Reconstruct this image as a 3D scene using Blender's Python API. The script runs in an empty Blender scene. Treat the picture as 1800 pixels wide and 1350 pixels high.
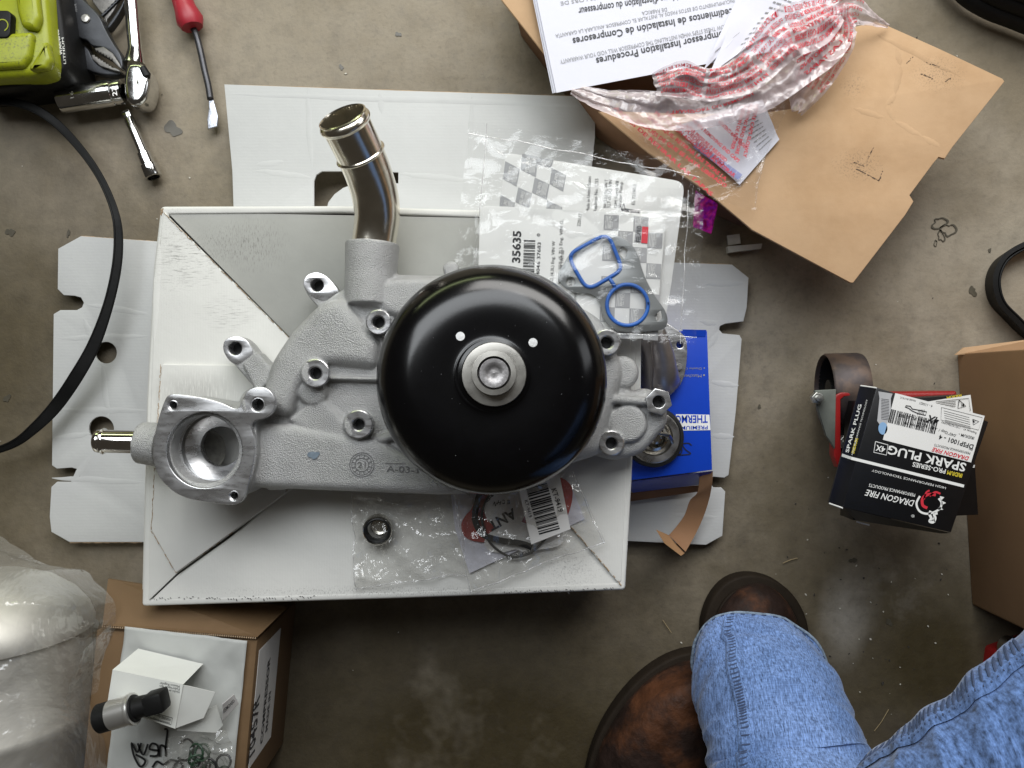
import bpy, bmesh, math, random
from math import sin, cos, pi, radians, sqrt, atan2, hypot
from mathutils import Vector, Matrix, noise
random.seed(7)
S = bpy.context.scene
C = S.collection
# ------------------------------------------------------------------ camera, light, exposure
H = 0.85                       # camera height over the floor
F = 1352.0                     # focal length in photograph pixels
cam = bpy.data.objects.new('camera', bpy.data.cameras.new('camera'))
C.objects.link(cam); cam.location = (0, 0, H)
cam.data.sensor_width = 36; cam.data.lens = F/1800*36
cam.data.clip_start = 0.01; cam.data.clip_end = 100
S.camera = cam
S.view_settings.view_transform = 'Standard'; S.view_settings.look = 'None'
S.view_settings.exposure = 0.0; S.view_settings.gamma = 1
W = bpy.data.worlds.new('World'); S.world = W; W.use_nodes = True
bg = W.node_tree.nodes['Background']
bg.inputs[0].default_value = (1.0, 0.88, 0.72, 1); bg.inputs[1].default_value = 0.04
def area(name, loc, target, sx, sy, power, col):
    l = bpy.data.lights.new(name, 'AREA'); l.shape = 'RECTANGLE'; l.size = sx; l.size_y = sy
    l.energy = power; l.color = col
    o = bpy.data.objects.new(name, l); C.objects.link(o); o.location = loc
    d = Vector(target)-Vector(loc)
    o.rotation_euler = d.to_track_quat('-Z', 'Y').to_euler()
    return o
# daylight through the open garage door (north of the work) and a smaller opening at the right
area('door_light', (0.45, 1.45, 1.15), (0.1, 0.0, 0), 1.6, 0.6, 25, (1.0, 0.985, 0.955))
area('overhead_fill_light', (-0.3, 1.0, 1.72), (0, -0.15, 0), 1.8, 0.8, 28, (0.93, 0.97, 1.0))  # unseen fill added overhead to brighten the lower box flap and metal faces
area('driveway_light', (-0.6, 1.45, 0.5), (0, 0.05, 0), 1.2, 0.16, 2.5, (0.85, 1.0, 0.5))
area('side_light', (2.6, 1.0, 1.5), (0.2, 0, 0), 0.7, 1.2, 5, (0.93, 0.96, 1.0))
S.cycles.transparent_max_bounces = 24
S.cycles.max_bounces = 8

def P(x, y, z=0.0):
    k = (H-z)/F
    return Vector(((x-900)*k, (675-y)*k, z))

# ------------------------------------------------------------------ materials
def lin(c):
    return tuple(((v/255)/12.92 if v/255 <= .04045 else ((v/255+.055)/1.055)**2.4) for v in c)
class NT:
    def __init__(s, m): s.t = m.node_tree; s.n = s.t.nodes; s.l = s.t.links
    def node(s, t, **k):
        n = s.n.new(t)
        for a, b in k.items():
            if a.startswith('i_'):
                key = a[2:]
                n.inputs[int(key) if key.isdigit() else key.replace('_', ' ')].default_value = b
            else: setattr(n, a, b)
        return n
    def link(s, a, b): s.l.new(a, b)
def mat(name, col, rough=.5, metal=0, var=.12, vs=40, bump=0, bs=400, bd=.0004, coat=0, col2=None, c2s=8, c2t=(.45, .65),
        spec=.5, rvar=0, stretch=(1, 1, 1), wave=None, scuffs_and_shade=(), scol=(.06, .05, .045)):
    m = bpy.data.materials.new(name); m.use_nodes = True
    t = NT(m); b = t.n['Principled BSDF']
    tc = t.node('ShaderNodeTexCoord'); geo = t.node('ShaderNodeNewGeometry')
    mp = t.node('ShaderNodeMapping'); mp.inputs['Scale'].default_value = stretch
    t.link(geo.outputs['Position'], mp.inputs['Vector'])
    nz = t.node('ShaderNodeTexNoise', i_Scale=vs, i_Detail=6.0, i_Roughness=.6); t.link(mp.outputs[0], nz.inputs['Vector'])
    rg = t.node('ShaderNodeMapRange'); rg.inputs['From Min'].default_value = .25; rg.inputs['From Max'].default_value = .75
    rg.inputs['To Min'].default_value = 1-var; rg.inputs['To Max'].default_value = 1+var
    t.link(nz.outputs['Fac'], rg.inputs['Value'])
    base = t.node('ShaderNodeRGB'); base.outputs[0].default_value = (*col, 1)
    cur = base.outputs[0]
    if col2 is not None:
        n2 = t.node('ShaderNodeTexNoise', i_Scale=c2s, i_Detail=8.0, i_Roughness=.62); t.link(mp.outputs[0], n2.inputs['Vector'])
        r2 = t.node('ShaderNodeMapRange'); r2.interpolation_type = 'SMOOTHSTEP'
        r2.inputs['From Min'].default_value = c2t[0]; r2.inputs['From Max'].default_value = c2t[1]
        t.link(n2.outputs['Fac'], r2.inputs['Value'])
        mx = t.node('ShaderNodeMix', data_type='RGBA'); mx.inputs[7].default_value = (*col2, 1)
        t.link(r2.outputs[0], mx.inputs[0]); t.link(cur, mx.inputs[6]); cur = mx.outputs[2]
    for (cx, cy, z, rx, ry, sx, sy, amt, sc) in scuffs_and_shade:      # worn and dirty places, plus shade painted on the floor: centre px, size px, stretch
        c = P(cx, cy, z)
        m1 = t.node('ShaderNodeMapping', vector_type='POINT')
        kx, ky = F/(H-z)/rx, F/(H-z)/ry
        m1.inputs['Location'].default_value = (-c.x*kx, -c.y*ky, 0); m1.inputs['Scale'].default_value = (kx, ky, 0)
        t.link(geo.outputs['Position'], m1.inputs['Vector'])
        ln = t.node('ShaderNodeVectorMath', operation='LENGTH'); t.link(m1.outputs[0], ln.inputs[0])
        mk_ = t.node('ShaderNodeMapRange'); mk_.inputs['From Min'].default_value = 1; mk_.inputs['From Max'].default_value = .2
        t.link(ln.outputs['Value'], mk_.inputs['Value'])
        m2 = t.node('ShaderNodeMapping'); m2.inputs['Scale'].default_value = (sx, sy, 1); t.link(geo.outputs['Position'], m2.inputs['Vector'])
        n3 = t.node('ShaderNodeTexNoise', i_Scale=sc, i_Detail=5.0, i_Roughness=.7); t.link(m2.outputs[0], n3.inputs['Vector'])
        r3 = t.node('ShaderNodeMapRange'); r3.inputs['From Min'].default_value = .52 if sc > 6 else .34 if sc >= 4 else .18; r3.inputs['From Max'].default_value = .68 if sc > 6 else .50 if sc >= 4 else .42
        t.link(n3.outputs['Fac'], r3.inputs['Value'])
        mu = t.node('ShaderNodeMath', operation='MULTIPLY'); t.link(mk_.outputs[0], mu.inputs[0]); t.link(r3.outputs[0], mu.inputs[1])
        mv = t.node('ShaderNodeMath', operation='MULTIPLY'); t.link(mu.outputs[0], mv.inputs[0]); mv.inputs[1].default_value = abs(amt)
        mx = t.node('ShaderNodeMix', data_type='RGBA'); mx.inputs[7].default_value = (*((.36, .335, .30) if amt < 0 else scol if sc < 6 else (.06, .05, .045)), 1)
        t.link(mv.outputs[0], mx.inputs[0]); t.link(cur, mx.inputs[6]); cur = mx.outputs[2]
    vm = t.node('ShaderNodeVectorMath', operation='SCALE'); t.link(cur, vm.inputs[0]); t.link(rg.outputs[0], vm.inputs['Scale'])
    t.link(vm.outputs[0], b.inputs['Base Color'])
    b.inputs['Roughness'].default_value = rough; b.inputs['Metallic'].default_value = metal
    b.inputs['Specular IOR Level'].default_value = spec
    b.inputs['Coat Weight'].default_value = coat; b.inputs['Coat Roughness'].default_value = .06
    if rvar:
        rr = t.node('ShaderNodeMapRange'); rr.inputs['From Min'].default_value = .3; rr.inputs['From Max'].default_value = .7
        rr.inputs['To Min'].default_value = max(.02, rough-rvar); rr.inputs['To Max'].default_value = min(1, rough+rvar)
        t.link(nz.outputs['Fac'], rr.inputs['Value']); t.link(rr.outputs[0], b.inputs['Roughness'])
    last = None
    if bump:
        nb = t.node('ShaderNodeTexNoise', i_Scale=bs, i_Detail=4.0, i_Roughness=.55); t.link(mp.outputs[0], nb.inputs['Vector'])
        bp = t.node('ShaderNodeBump'); bp.inputs['Strength'].default_value = bump; bp.inputs['Distance'].default_value = bd
        t.link(nb.outputs['Fac'], bp.inputs['Height']); last = bp
    if wave:
        sc, ang, amt = wave
        mw = t.node('ShaderNodeMapping'); mw.inputs['Rotation'].default_value = (0, 0, radians(ang)); t.link(geo.outputs['Position'], mw.inputs['Vector'])
        wv = t.node('ShaderNodeTexWave', i_Scale=sc, i_Distortion=1.5, i_Detail=2.0); t.link(mw.outputs[0], wv.inputs['Vector'])
        bw = t.node('ShaderNodeBump'); bw.inputs['Strength'].default_value = amt; bw.inputs['Distance'].default_value = .0006
        t.link(wv.outputs['Fac'], bw.inputs['Height'])
        if last: t.link(last.outputs[0], bw.inputs['Normal'])
        last = bw
    if last: t.link(last.outputs[0], b.inputs['Normal'])
    return m
def plastic(name, alpha=.2, tint=(1, 1, 1), rough=.1, bs=60, bd=.003, diff=.5, bstr=1.0):
    m = bpy.data.materials.new(name); m.use_nodes = True
    t = NT(m); out = t.n['Material Output']; t.n.remove(t.n['Principled BSDF'])
    geo = t.node('ShaderNodeNewGeometry')
    nb = t.node('ShaderNodeTexNoise', i_Scale=bs, i_Detail=5.0, i_Roughness=.5, i_Distortion=.6); t.link(geo.outputs['Position'], nb.inputs['Vector'])
    ab = t.node('ShaderNodeMath', operation='SUBTRACT'); t.link(nb.outputs['Fac'], ab.inputs[0]); ab.inputs[1].default_value = .5
    a2 = t.node('ShaderNodeMath', operation='ABSOLUTE'); t.link(ab.outputs[0], a2.inputs[0])
    bp = t.node('ShaderNodeBump'); bp.inputs['Strength'].default_value = bstr; bp.inputs['Distance'].default_value = bd
    t.link(a2.outputs[0], bp.inputs['Height'])
    tr = t.node('ShaderNodeBsdfTransparent'); tr.inputs[0].default_value = (*[.9+.1*c for c in tint], 1)
    gl = t.node('ShaderNodeBsdfGlossy'); gl.inputs['Roughness'].default_value = rough; t.link(bp.outputs[0], gl.inputs['Normal'])
    df = t.node('ShaderNodeBsdfDiffuse'); df.inputs[0].default_value = (*[.85*c for c in tint], 1); t.link(bp.outputs[0], df.inputs['Normal'])
    m1 = t.node('ShaderNodeMixShader'); m1.inputs[0].default_value = diff; t.link(gl.outputs[0], m1.inputs[1]); t.link(df.outputs[0], m1.inputs[2])
    lw = t.node('ShaderNodeLayerWeight'); lw.inputs['Blend'].default_value = .25; t.link(bp.outputs[0], lw.inputs['Normal'])
    ad = t.node('ShaderNodeMath', operation='MULTIPLY_ADD'); t.link(lw.outputs['Facing'], ad.inputs[0]); ad.inputs[1].default_value = .7; ad.inputs[2].default_value = alpha
    ad.use_clamp = True
    m2 = t.node('ShaderNodeMixShader'); t.link(ad.outputs[0], m2.inputs[0]); t.link(tr.outputs[0], m2.inputs[1]); t.link(m1.outputs[0], m2.inputs[2])
    t.link(m2.outputs[0], out.inputs[0])
    return m
def denim(name, col, ws, ang):
    m = mat(name, col, rough=.9, var=.12, vs=40, spec=.15, col2=tuple(min(1, c*1.25+.03) for c in col), c2s=7, c2t=(.42, .66), stretch=(1, .6, 1))
    t = NT(m); b = t.n['Principled BSDF']
    geo = t.node('ShaderNodeNewGeometry')
    mp = t.node('ShaderNodeMapping'); mp.inputs['Rotation'].default_value = (0, 0, radians(ang)); mp.inputs['Scale'].default_value = (1, .10, .3)
    t.link(geo.outputs['Position'], mp.inputs['Vector'])
    n = t.node('ShaderNodeTexNoise', i_Scale=ws, i_Detail=3.0, i_Roughness=.7); t.link(mp.outputs[0], n.inputs['Vector'])
    mq = t.node('ShaderNodeMapping'); mq.inputs['Rotation'].default_value = (0, 0, radians(ang)); mq.inputs['Scale'].default_value = (.2, 1, 1)
    t.link(geo.outputs['Position'], mq.inputs['Vector'])
    n2 = t.node('ShaderNodeTexNoise', i_Scale=ws*.8, i_Detail=2.0); t.link(mq.outputs[0], n2.inputs['Vector'])
    ad = t.node('ShaderNodeMath', operation='ADD'); w2 = t.node('ShaderNodeMath', operation='MULTIPLY_ADD'); t.link(n2.outputs['Fac'], w2.inputs[0]); w2.inputs[1].default_value = .35; w2.inputs[2].default_value = .325; t.link(n.outputs['Fac'], ad.inputs[0]); t.link(w2.outputs[0], ad.inputs[1])
    r = t.node('ShaderNodeMapRange'); r.inputs['From Min'].default_value = .78; r.inputs['From Max'].default_value = 1.22; r.inputs['To Min'].default_value = .35; r.inputs['To Max'].default_value = 2.0
    t.link(ad.outputs[0], r.inputs['Value'])
    old = b.inputs['Base Color'].links[0].from_socket
    vm = t.node('ShaderNodeVectorMath', operation='SCALE'); t.link(old, vm.inputs[0]); t.link(r.outputs[0], vm.inputs['Scale']); t.link(vm.outputs[0], b.inputs['Base Color'])
    bp = t.node('ShaderNodeBump'); bp.inputs['Strength'].default_value = .3; bp.inputs['Distance'].default_value = .0003; t.link(ad.outputs[0], bp.inputs['Height'])
    t.link(bp.outputs[0], b.inputs['Normal'])
    b.inputs['Sheen Weight'].default_value = .2
    return m

# ------------------------------------------------------------------ geometry kit
ORG = {}
def arc(cx, cy, r, a0=0, a1=360, n=24, ry=None):
    ry = r if ry is None else ry
    full = abs(a1-a0) >= 360
    return [(cx+r*cos(radians(a0+(a1-a0)*i/(n if full else n-1))), cy-ry*sin(radians(a0+(a1-a0)*i/(n if full else n-1)))) for i in range(n)]
def chaikin(pts, k=2, closed=True):
    for _ in range(k):
        q = []; n = len(pts)
        rng = range(n if closed else n-1)
        if not closed: q.append(pts[0])
        for i in rng:
            a, b = pts[i], pts[(i+1) % n]
            q.append(tuple(.75*u+.25*v for u, v in zip(a, b))); q.append(tuple(.25*u+.75*v for u, v in zip(a, b)))
        if not closed: q.append(pts[-1])
        pts = q
    return pts
def rc(pts, r=6, n=4):
    """round the corners of a pixel polygon"""
    out = []; N = len(pts)
    for i in range(N):
        p = Vector(pts[i][:2]); a = Vector(pts[i-1][:2]); b = Vector(pts[(i+1) % N][:2])
        ra = min(r, (a-p).length*.45); rb = min(r, (b-p).length*.45)
        s = p+(a-p).normalized()*ra; e = p+(b-p).normalized()*rb
        for j in range(n+1):
            t = j/n; out.append(tuple((1-t)**2*s+2*t*(1-t)*p+t*t*e))
    return out
def spline(pts, n=8):
    """Catmull-Rom through tuples of any length"""
    out = []; N = len(pts)
    for i in range(N-1):
        p0, p1, p2, p3 = pts[max(0, i-1)], pts[i], pts[i+1], pts[min(N-1, i+2)]
        for j in range(n):
            t = j/n
            out.append(tuple(.5*(2*b+(c-a)*t+(2*a-5*b+4*c-d)*t*t+(3*b-a-3*c+d)*t**3) for a, b, c, d in zip(p0, p1, p2, p3)))
    out.append(tuple(pts[-1])); return out
class G:
    def __init__(s): s.v = []; s.f = []
    def add(s, v, f):
        o = len(s.v); s.v += [Vector(x) for x in v]; s.f += [tuple(i+o for i in q) for q in f]; return s
    def prism(s, loops, z, t, bev=0, px=True, br=2, zf=None):
        """solid sheet: top at z, thickness t; first loop outline, others holes (even-odd)"""
        if not isinstance(loops[0], list): loops = [loops]
        cu = bpy.data.curves.new('tmp', 'CURVE'); cu.dimensions = '2D'; cu.fill_mode = 'BOTH'
        for lp in loops:
            sp = cu.splines.new('POLY'); sp.points.add(len(lp)-1); sp.use_cyclic_u = True
            for i, p in enumerate(lp):
                q = P(p[0], p[1], z) if px else Vector((p[0], p[1], 0))
                sp.points[i].co = (q.x, q.y, 0, 1)
        bev = min(bev, t*.49)
        cu.extrude = t/2-bev; cu.bevel_depth = bev; cu.offset = -bev; cu.bevel_resolution = br
        ob = bpy.data.objects.new('tmp', cu); C.objects.link(ob)
        dg = bpy.context.evaluated_depsgraph_get(); dg.update()
        me = bpy.data.meshes.new_from_object(ob.evaluated_get(dg))
        bm = bmesh.new(); bm.from_mesh(me); bmesh.ops.remove_doubles(bm, verts=bm.verts, dist=1e-6)
        bmesh.ops.recalc_face_normals(bm, faces=bm.faces)
        bm.verts.index_update()
        s.add([(v.co.x, v.co.y, v.co.z+z-t/2+(zf(v.co.x, v.co.y) if zf else 0)) for v in bm.verts], [[v.index for v in f.verts] for f in bm.faces])
        bm.free(); bpy.data.objects.remove(ob); bpy.data.curves.remove(cu); bpy.data.meshes.remove(me)
        return s
    def slab(s, top, down):
        top = [Vector(p) for p in top]; n = len(top); bot = [p+Vector(down) for p in top]
        fs = [tuple(range(n)), tuple(range(2*n-1, n-1, -1))]+[(i, n+i, n+(i+1) % n, (i+1) % n) for i in range(n)]
        return s.add(top+bot, fs)
    def tube(s, pts, rad, n=16, cap=True, ell=1.0, up=None, cap0=None):
        pts = [Vector(p) for p in pts]; m = len(pts)
        if not hasattr(rad, '__len__'): rad = [rad]*m
        vs = []; u = None
        for i, p in enumerate(pts):
            d = (pts[min(m-1, i+1)]-pts[max(0, i-1)]).normalized()
            if u is None:
                u = Vector(up) if up else Vector((0, 0, 1))
                if abs(u.dot(d)) > .95: u = Vector((1, 0, 0))
            u = (u-d*u.dot(d)).normalized(); w = d.cross(u)
            for k in range(n):
                a = 2*pi*k/n; vs.append(p+(w*cos(a)+u*sin(a)*ell)*rad[i])
        fs = [(i*n+k, i*n+(k+1) % n, (i+1)*n+(k+1) % n, (i+1)*n+k) for i in range(m-1) for k in range(n)]
        if cap: fs += [tuple(range(n))[::-1], tuple((m-1)*n+k for k in range(n))]
        return s.add(vs, fs)
    def lathe(s, prof, c, axis=(0, 0, 1), n=48, close=False):
        """prof = [(radius, height)] along axis from c"""
        ax = Vector(axis).normalized(); u = Vector((1, 0, 0)) if abs(ax.x) < .9 else Vector((0, 1, 0))
        u = (u-ax*u.dot(ax)).normalized(); w = ax.cross(u); c = Vector(c); vs = []; fs = []; m = len(prof)
        for r, h in prof:
            for k in range(n):
                a = 2*pi*k/n; vs.append(c+ax*h+(u*cos(a)+w*sin(a))*max(r, 1e-5))
        for i in range(m-1 if not close else m):
            j = (i+1) % m
            for k in range(n): fs.append((i*n+k, i*n+(k+1) % n, j*n+(k+1) % n, j*n+k))
        return s.add(vs, fs)
    def sweep(s, pts, w, t, tw=None, closed=False):
        """rectangular strip: width w across (horizontal when tw=0), thickness t"""
        pts = [Vector(p) for p in pts]; m = len(pts); vs = []
        for i, p in enumerate(pts):
            a, b = (pts[(i-1) % m], pts[(i+1) % m]) if closed else (pts[max(0, i-1)], pts[min(m-1, i+1)])
            d = (b-a).normalized(); side = d.cross(Vector((0, 0, 1))).normalized(); up = side.cross(d)
            A = radians(tw[i] if hasattr(tw, '__len__') else (tw or 0)); W_ = w[i] if hasattr(w, '__len__') else w
            x = side*cos(A)+up*sin(A); y = up*cos(A)-side*sin(A)
            for q, r in ((1, 1), (-1, 1), (-1, -1), (1, -1)): vs.append(p+x*q*W_/2+y*r*t/2)
        fs = [((i*4+k), (i*4+(k+1) % 4), (((i+1) % m)*4+(k+1) % 4), (((i+1) % m)*4+k)) for i in range(m if closed else m-1) for k in range(4)]
        if not closed: fs += [(0, 1, 2, 3), tuple((m-1)*4+k for k in (3, 2, 1, 0))]
        return s.add(vs, fs)
    def surf(s, fn, nu, nv, thick=0):
        vs = [fn(i/nu, j/nv) for j in range(nv+1) for i in range(nu+1)]
        q = nu+1; fs = [(j*q+i, j*q+i+1, (j+1)*q+i+1, (j+1)*q+i) for j in range(nv) for i in range(nu)]
        if thick:
            n = len(vs); vs = vs+[Vector(v)-Vector((0, 0, thick)) for v in vs]
            fs += [tuple(n+i for i in f)[::-1] for f in fs]
            rim = [i for i in range(q)]+[j*q+nu for j in range(1, nv+1)]+[nv*q+i for i in range(nu-1, -1, -1)]+[j*q for j in range(nv-1, 0, -1)]
            fs += [(rim[k], n+rim[k], n+rim[(k+1) % len(rim)], rim[(k+1) % len(rim)]) for k in range(len(rim))]
        return s.add(vs, fs)
    def build(s, name, m, parent=None, smooth=35, remesh=0, sm=0, label=None, kind=None, bevel=0):
        me = bpy.data.meshes.new(name)
        if parent is not None: o0 = ORG[parent.name]
        else:
            xs = [v.x for v in s.v]; ys = [v.y for v in s.v]
            o0 = Vector(((min(xs)+max(xs))/2, (min(ys)+max(ys))/2, min(v.z for v in s.v)))
        me.from_pydata([v-o0 for v in s.v], [], s.f); me.update()
        if remesh or bevel:
            ob = bpy.data.objects.new('tmp', me); C.objects.link(ob)
            if remesh:
                md = ob.modifiers.new('r', 'REMESH'); md.mode = 'VOXEL'; md.voxel_size = remesh
                if sm: q = ob.modifiers.new('s', 'SMOOTH'); q.factor = .6; q.iterations = sm
            if bevel:
                md = ob.modifiers.new('b', 'BEVEL'); md.width = bevel; md.segments = 2; md.limit_method = 'ANGLE'; md.angle_limit = radians(40)
            dg = bpy.context.evaluated_depsgraph_get(); dg.update()
            m2 = bpy.data.meshes.new_from_object(ob.evaluated_get(dg)); bpy.data.objects.remove(ob); bpy.data.meshes.remove(me); me = m2; me.name = name
        else:
            bm = bmesh.new(); bm.from_mesh(me); bmesh.ops.recalc_face_normals(bm, faces=bm.faces); bm.to_mesh(me); bm.free()
        me.materials.clear(); me.materials.append(m)
        if smooth:
            me.shade_smooth()
            if smooth < 180 and not remesh: me.set_sharp_from_angle(angle=radians(smooth))
        ob = bpy.data.objects.new(name, me); C.objects.link(ob)
        if parent is not None: ob.parent = parent
        else: ob.location = o0
        ORG[ob.name] = o0
        if label: ob['label'] = label
        if kind: ob['kind'] = kind
        return ob
def thing(name, label, cat, at, group=None):
    o = bpy.data.objects.new(name, None); C.objects.link(o); o.location = at; ORG[o.name] = Vector(at); o.empty_display_size = .02
    return tag(o, label, cat, group)
def tag(o, label, cat, group=None):
    o['label'] = label; o['category'] = cat
    if group: o['group'] = group
    return o
# text: mesh glyphs mapped through any surface
TC = {}
def glyphs(s, bold=0, shear=0):
    k = (s, bold, shear)
    if k in TC: return TC[k]
    cu = bpy.data.curves.new('tmp', 'FONT'); cu.body = s; cu.resolution_u = 2; cu.offset = bold; cu.shear = shear
    ob = bpy.data.objects.new('tmp', cu); C.objects.link(ob)
    dg = bpy.context.evaluated_depsgraph_get(); dg.update()
    me = bpy.data.meshes.new_from_object(ob.evaluated_get(dg))
    vs = [v.co.copy() for v in me.vertices]; fs = [tuple(p.vertices) for p in me.polygons]
    bpy.data.objects.remove(ob); bpy.data.curves.remove(cu); bpy.data.meshes.remove(me)
    if vs:
        x0 = min(v.x for v in vs); x1 = max(v.x for v in vs)
        vs = [((v.x-x0)/max(1e-6, x1-x0), v.y/.70) for v in vs]
    TC[k] = (vs, fs); return TC[k]
def T(g, s, p0, p1, h, z, bold=0, shear=0, lift=.0003):
    """text with its baseline from pixel p0 to pixel p1, capital height h pixels, on the plane z"""
    vs, fs = glyphs(s, bold, shear)
    o = P(*p0, z+lift); e = P(*p1, z+lift); X = e-o; k = (H-z)/F
    Y = Vector((-X.y, X.x, 0)).normalized()*h*k
    return g.add([o+X*a+Y*b for a, b in vs], fs)
def T3(g, s, o, X, Y, bold=0, shear=0):
    vs, fs = glyphs(s, bold, shear)
    return g.add([Vector(o)+Vector(X)*a+Vector(Y)*b for a, b in vs], fs)
def TS(g, s, fn, uv0, U, V, bold=0, lift=.0005):
    vs, fs = glyphs(s, bold)
    out = []
    for a, b in vs:
        u = uv0[0]+U[0]*a+V[0]*b; v = uv0[1]+U[1]*a+V[1]*b
        out.append(Vector(fn(min(1, max(0, u)), min(1, max(0, v))))+Vector((0, 0, lift)))
    return g.add(out, fs)
def bars(g, p0, p1, h, z, n=26, seed=1, lift=.0003, fill=.5):
    """barcode: bars across the run p0->p1, bar length h px"""
    r = random.Random(seed); ws = [r.choice((1, 1, 2, 3)) for _ in range(n*2)]; tot = sum(ws)
    o = P(*p0, z+lift); e = P(*p1, z+lift); X = e-o; k = (H-z)/F; Y = Vector((-X.y, X.x, 0)).normalized()*h*k; a = 0
    for i, w in enumerate(ws):
        if i % 2 == 0: g.add([o+X*(a/tot), o+X*((a+w)/tot), o+X*((a+w)/tot)+Y, o+X*(a/tot)+Y], [(0, 1, 2, 3)])
        a += w
    return g
def quadpx(g, pts, z, lift=.0003):
    return g.add([P(x, y, z+lift) for x, y in pts], [tuple(range(len(pts)))])
def line(g, pts, w, z, lift=.0003):
    """flat stroke of w px through pixel points"""
    k = (H-z)/F*w/2
    q = [P(x, y, z+lift) for x, y in pts]; vs = []
    for i, p in enumerate(q):
        d = (q[min(len(q)-1, i+1)]-q[max(0, i-1)]).normalized(); n = Vector((-d.y, d.x, 0))*k
        vs += [p+n, p-n]
    return g.add(vs, [(2*i, 2*i+1, 2*i+3, 2*i+2) for i in range(len(q)-1)])
def bil(c, u, v):
    a, b, d, e = c     # corners: 00, 10, 11, 01
    return (1-u)*(1-v)*a+u*(1-v)*b+u*v*d+(1-u)*v*e
def ridge(p, sc, seed=0):
    q = Vector((p.x*sc+seed, p.y*sc+seed*.7, seed))
    return 1-abs(noise.noise(q))*2-abs(noise.noise(q*2.3))*.8
def sheetfn(corners, amp=.002, sc=20, seed=0, edge=0, fine=.3, bow=0):
    cs = [P(*c) for c in corners]
    def fn(u, v):
        p = bil(cs, u, v)
        p = p.copy(); p.z += amp*(ridge(p, sc, seed))+amp*fine*noise.noise(Vector((p.x*sc*5, p.y*sc*5, seed)))+bow*sin(pi*u)*sin(pi*v)
        if edge:
            p.x += edge*noise.noise(Vector((p.y*40, seed, 1))); p.y += edge*noise.noise(Vector((p.x*40, seed, 5)))
        return p
    return fn

# ------------------------------------------------------------------ material library
m_black = mat('black_print', (.012, .012, .013), .55, var=.05)
m_dark_print = mat('dark_grey_print', (.05, .05, .055), .6, var=.05)
m_grey_print = mat('grey_print', (.3, .3, .31), .6, var=.05)
m_red_print = mat('red_print', (.62, .03, .05), .5, var=.1)
m_white_print = mat('white_print', (.82, .82, .8), .5, var=.03)
m_yellow_print = mat('yellow_print', (.75, .6, .05), .5, var=.05)
m_paper = mat('paper', (.72, .72, .80), .75, var=.03, vs=12, bump=.2, bs=90, bd=.001)
m_label = mat('label_paper', (.78, .77, .75), .6, var=.03, vs=20)
m_hole = mat('bore_dark', (.03, .03, .03), .5, metal=.6, var=.2)
# ================================================================== FLOOR
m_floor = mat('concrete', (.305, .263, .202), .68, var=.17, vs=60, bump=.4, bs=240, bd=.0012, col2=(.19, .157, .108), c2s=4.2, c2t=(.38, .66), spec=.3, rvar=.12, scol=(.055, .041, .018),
    scuffs_and_shade=[(-60, 640, 0, 480, 620, 1, 1, .75, 3.1), (860, 1330, 0, 950, 500, 1, 1, 1, 3.3), (1330, 900, 0, 330, 300, 1, 1, .35, 4), (1640, 1160, 0, 270, 300, 1, 1, 1, 3), (1640, 1160, 0, 200, 240, 1, 1, .7, 9), (1480, 1095, 0, 50, 95, 1, 1, -.6, 5.5), (1495, 1060, 0, 60, 90, 1, 1, -.5, 5.9), (1570, 1030, 0, 100, 100, 1, 1, -.35, 12),  # broad dark patches mix stains with shade painted into the concrete colour
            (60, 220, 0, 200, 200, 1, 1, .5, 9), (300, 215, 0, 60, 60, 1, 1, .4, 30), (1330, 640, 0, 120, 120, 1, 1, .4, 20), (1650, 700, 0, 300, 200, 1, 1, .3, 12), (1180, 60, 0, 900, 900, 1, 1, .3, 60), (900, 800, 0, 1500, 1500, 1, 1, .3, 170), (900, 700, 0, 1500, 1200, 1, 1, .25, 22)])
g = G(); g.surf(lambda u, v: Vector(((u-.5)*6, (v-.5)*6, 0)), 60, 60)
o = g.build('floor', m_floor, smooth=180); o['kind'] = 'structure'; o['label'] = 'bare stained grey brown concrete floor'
# pale dried spill and dark blotches lying on the concrete
m_spill = mat('dried_spill', (.42, .40, .36), .8, var=.5, vs=60)
m_oil = mat('oil_spot', (.085, .075, .055), .35, var=.3, vs=50)
def blot(cx, cy, r, seed, rx=1.0):
    rr = random.Random(seed); ph = [rr.uniform(0, 6.28) for _ in range(5)]
    return [(cx+rx*r*cos(a)*(1+sum(.13/(k+1)*2*sin((k+2)*a+ph[k]) for k in range(5))), cy+r*sin(a)*(1+sum(.13/(k+1)*2*sin((k+2)*a+ph[k]) for k in range(5)))) for a in [2*pi*i/40 for i in range(40)]]
g = G()
for cx, cy, r, rx in ((303, 226, 13, 1), (18, 408, 7, 1), (12, 700, 6, 1), (1563, 1094, 5, 1.2), (1500, 985, 5, 1.2), (600, 118, 4, 1), (1740, 440, 3, 1), (1215, 745, 4, 1), (1710, 512, 8, .8), (1335, 715, 3, 1), (700, 60, 4, 1.2), (120, 410, 6, .5)):
    g.prism([blot(cx, cy, r, int(cx), rx)], .0008, .0006)
o = g.build('oil_spots', m_oil, smooth=0, kind='stuff'); o['label'] = 'small dark oil spots dried into the concrete'
g = G()
for i, (cx, cy, r, rx) in enumerate(((1652, 392, 10, 1.3), (1668, 404, 13, .9), (1655, 415, 9, .7), (1645, 428, 5, .6))):
    c = blot(cx, cy, r, i+50, rx); ci = [((x-cx)*.78+cx, (y-cy)*.78+cy) for x, y in c]
    g.prism([c, ci], .001, .0008)
tag(g.build('leaf_ring_stain', m_oil, smooth=0), 'brown leaf shaped ring stain on the concrete right of the open carton', 'stain')
m_bits = mat('pale_grit', (.6, .57, .5), .8); m_dbits = mat('dark_grit', (.04, .035, .03), .8)
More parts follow.
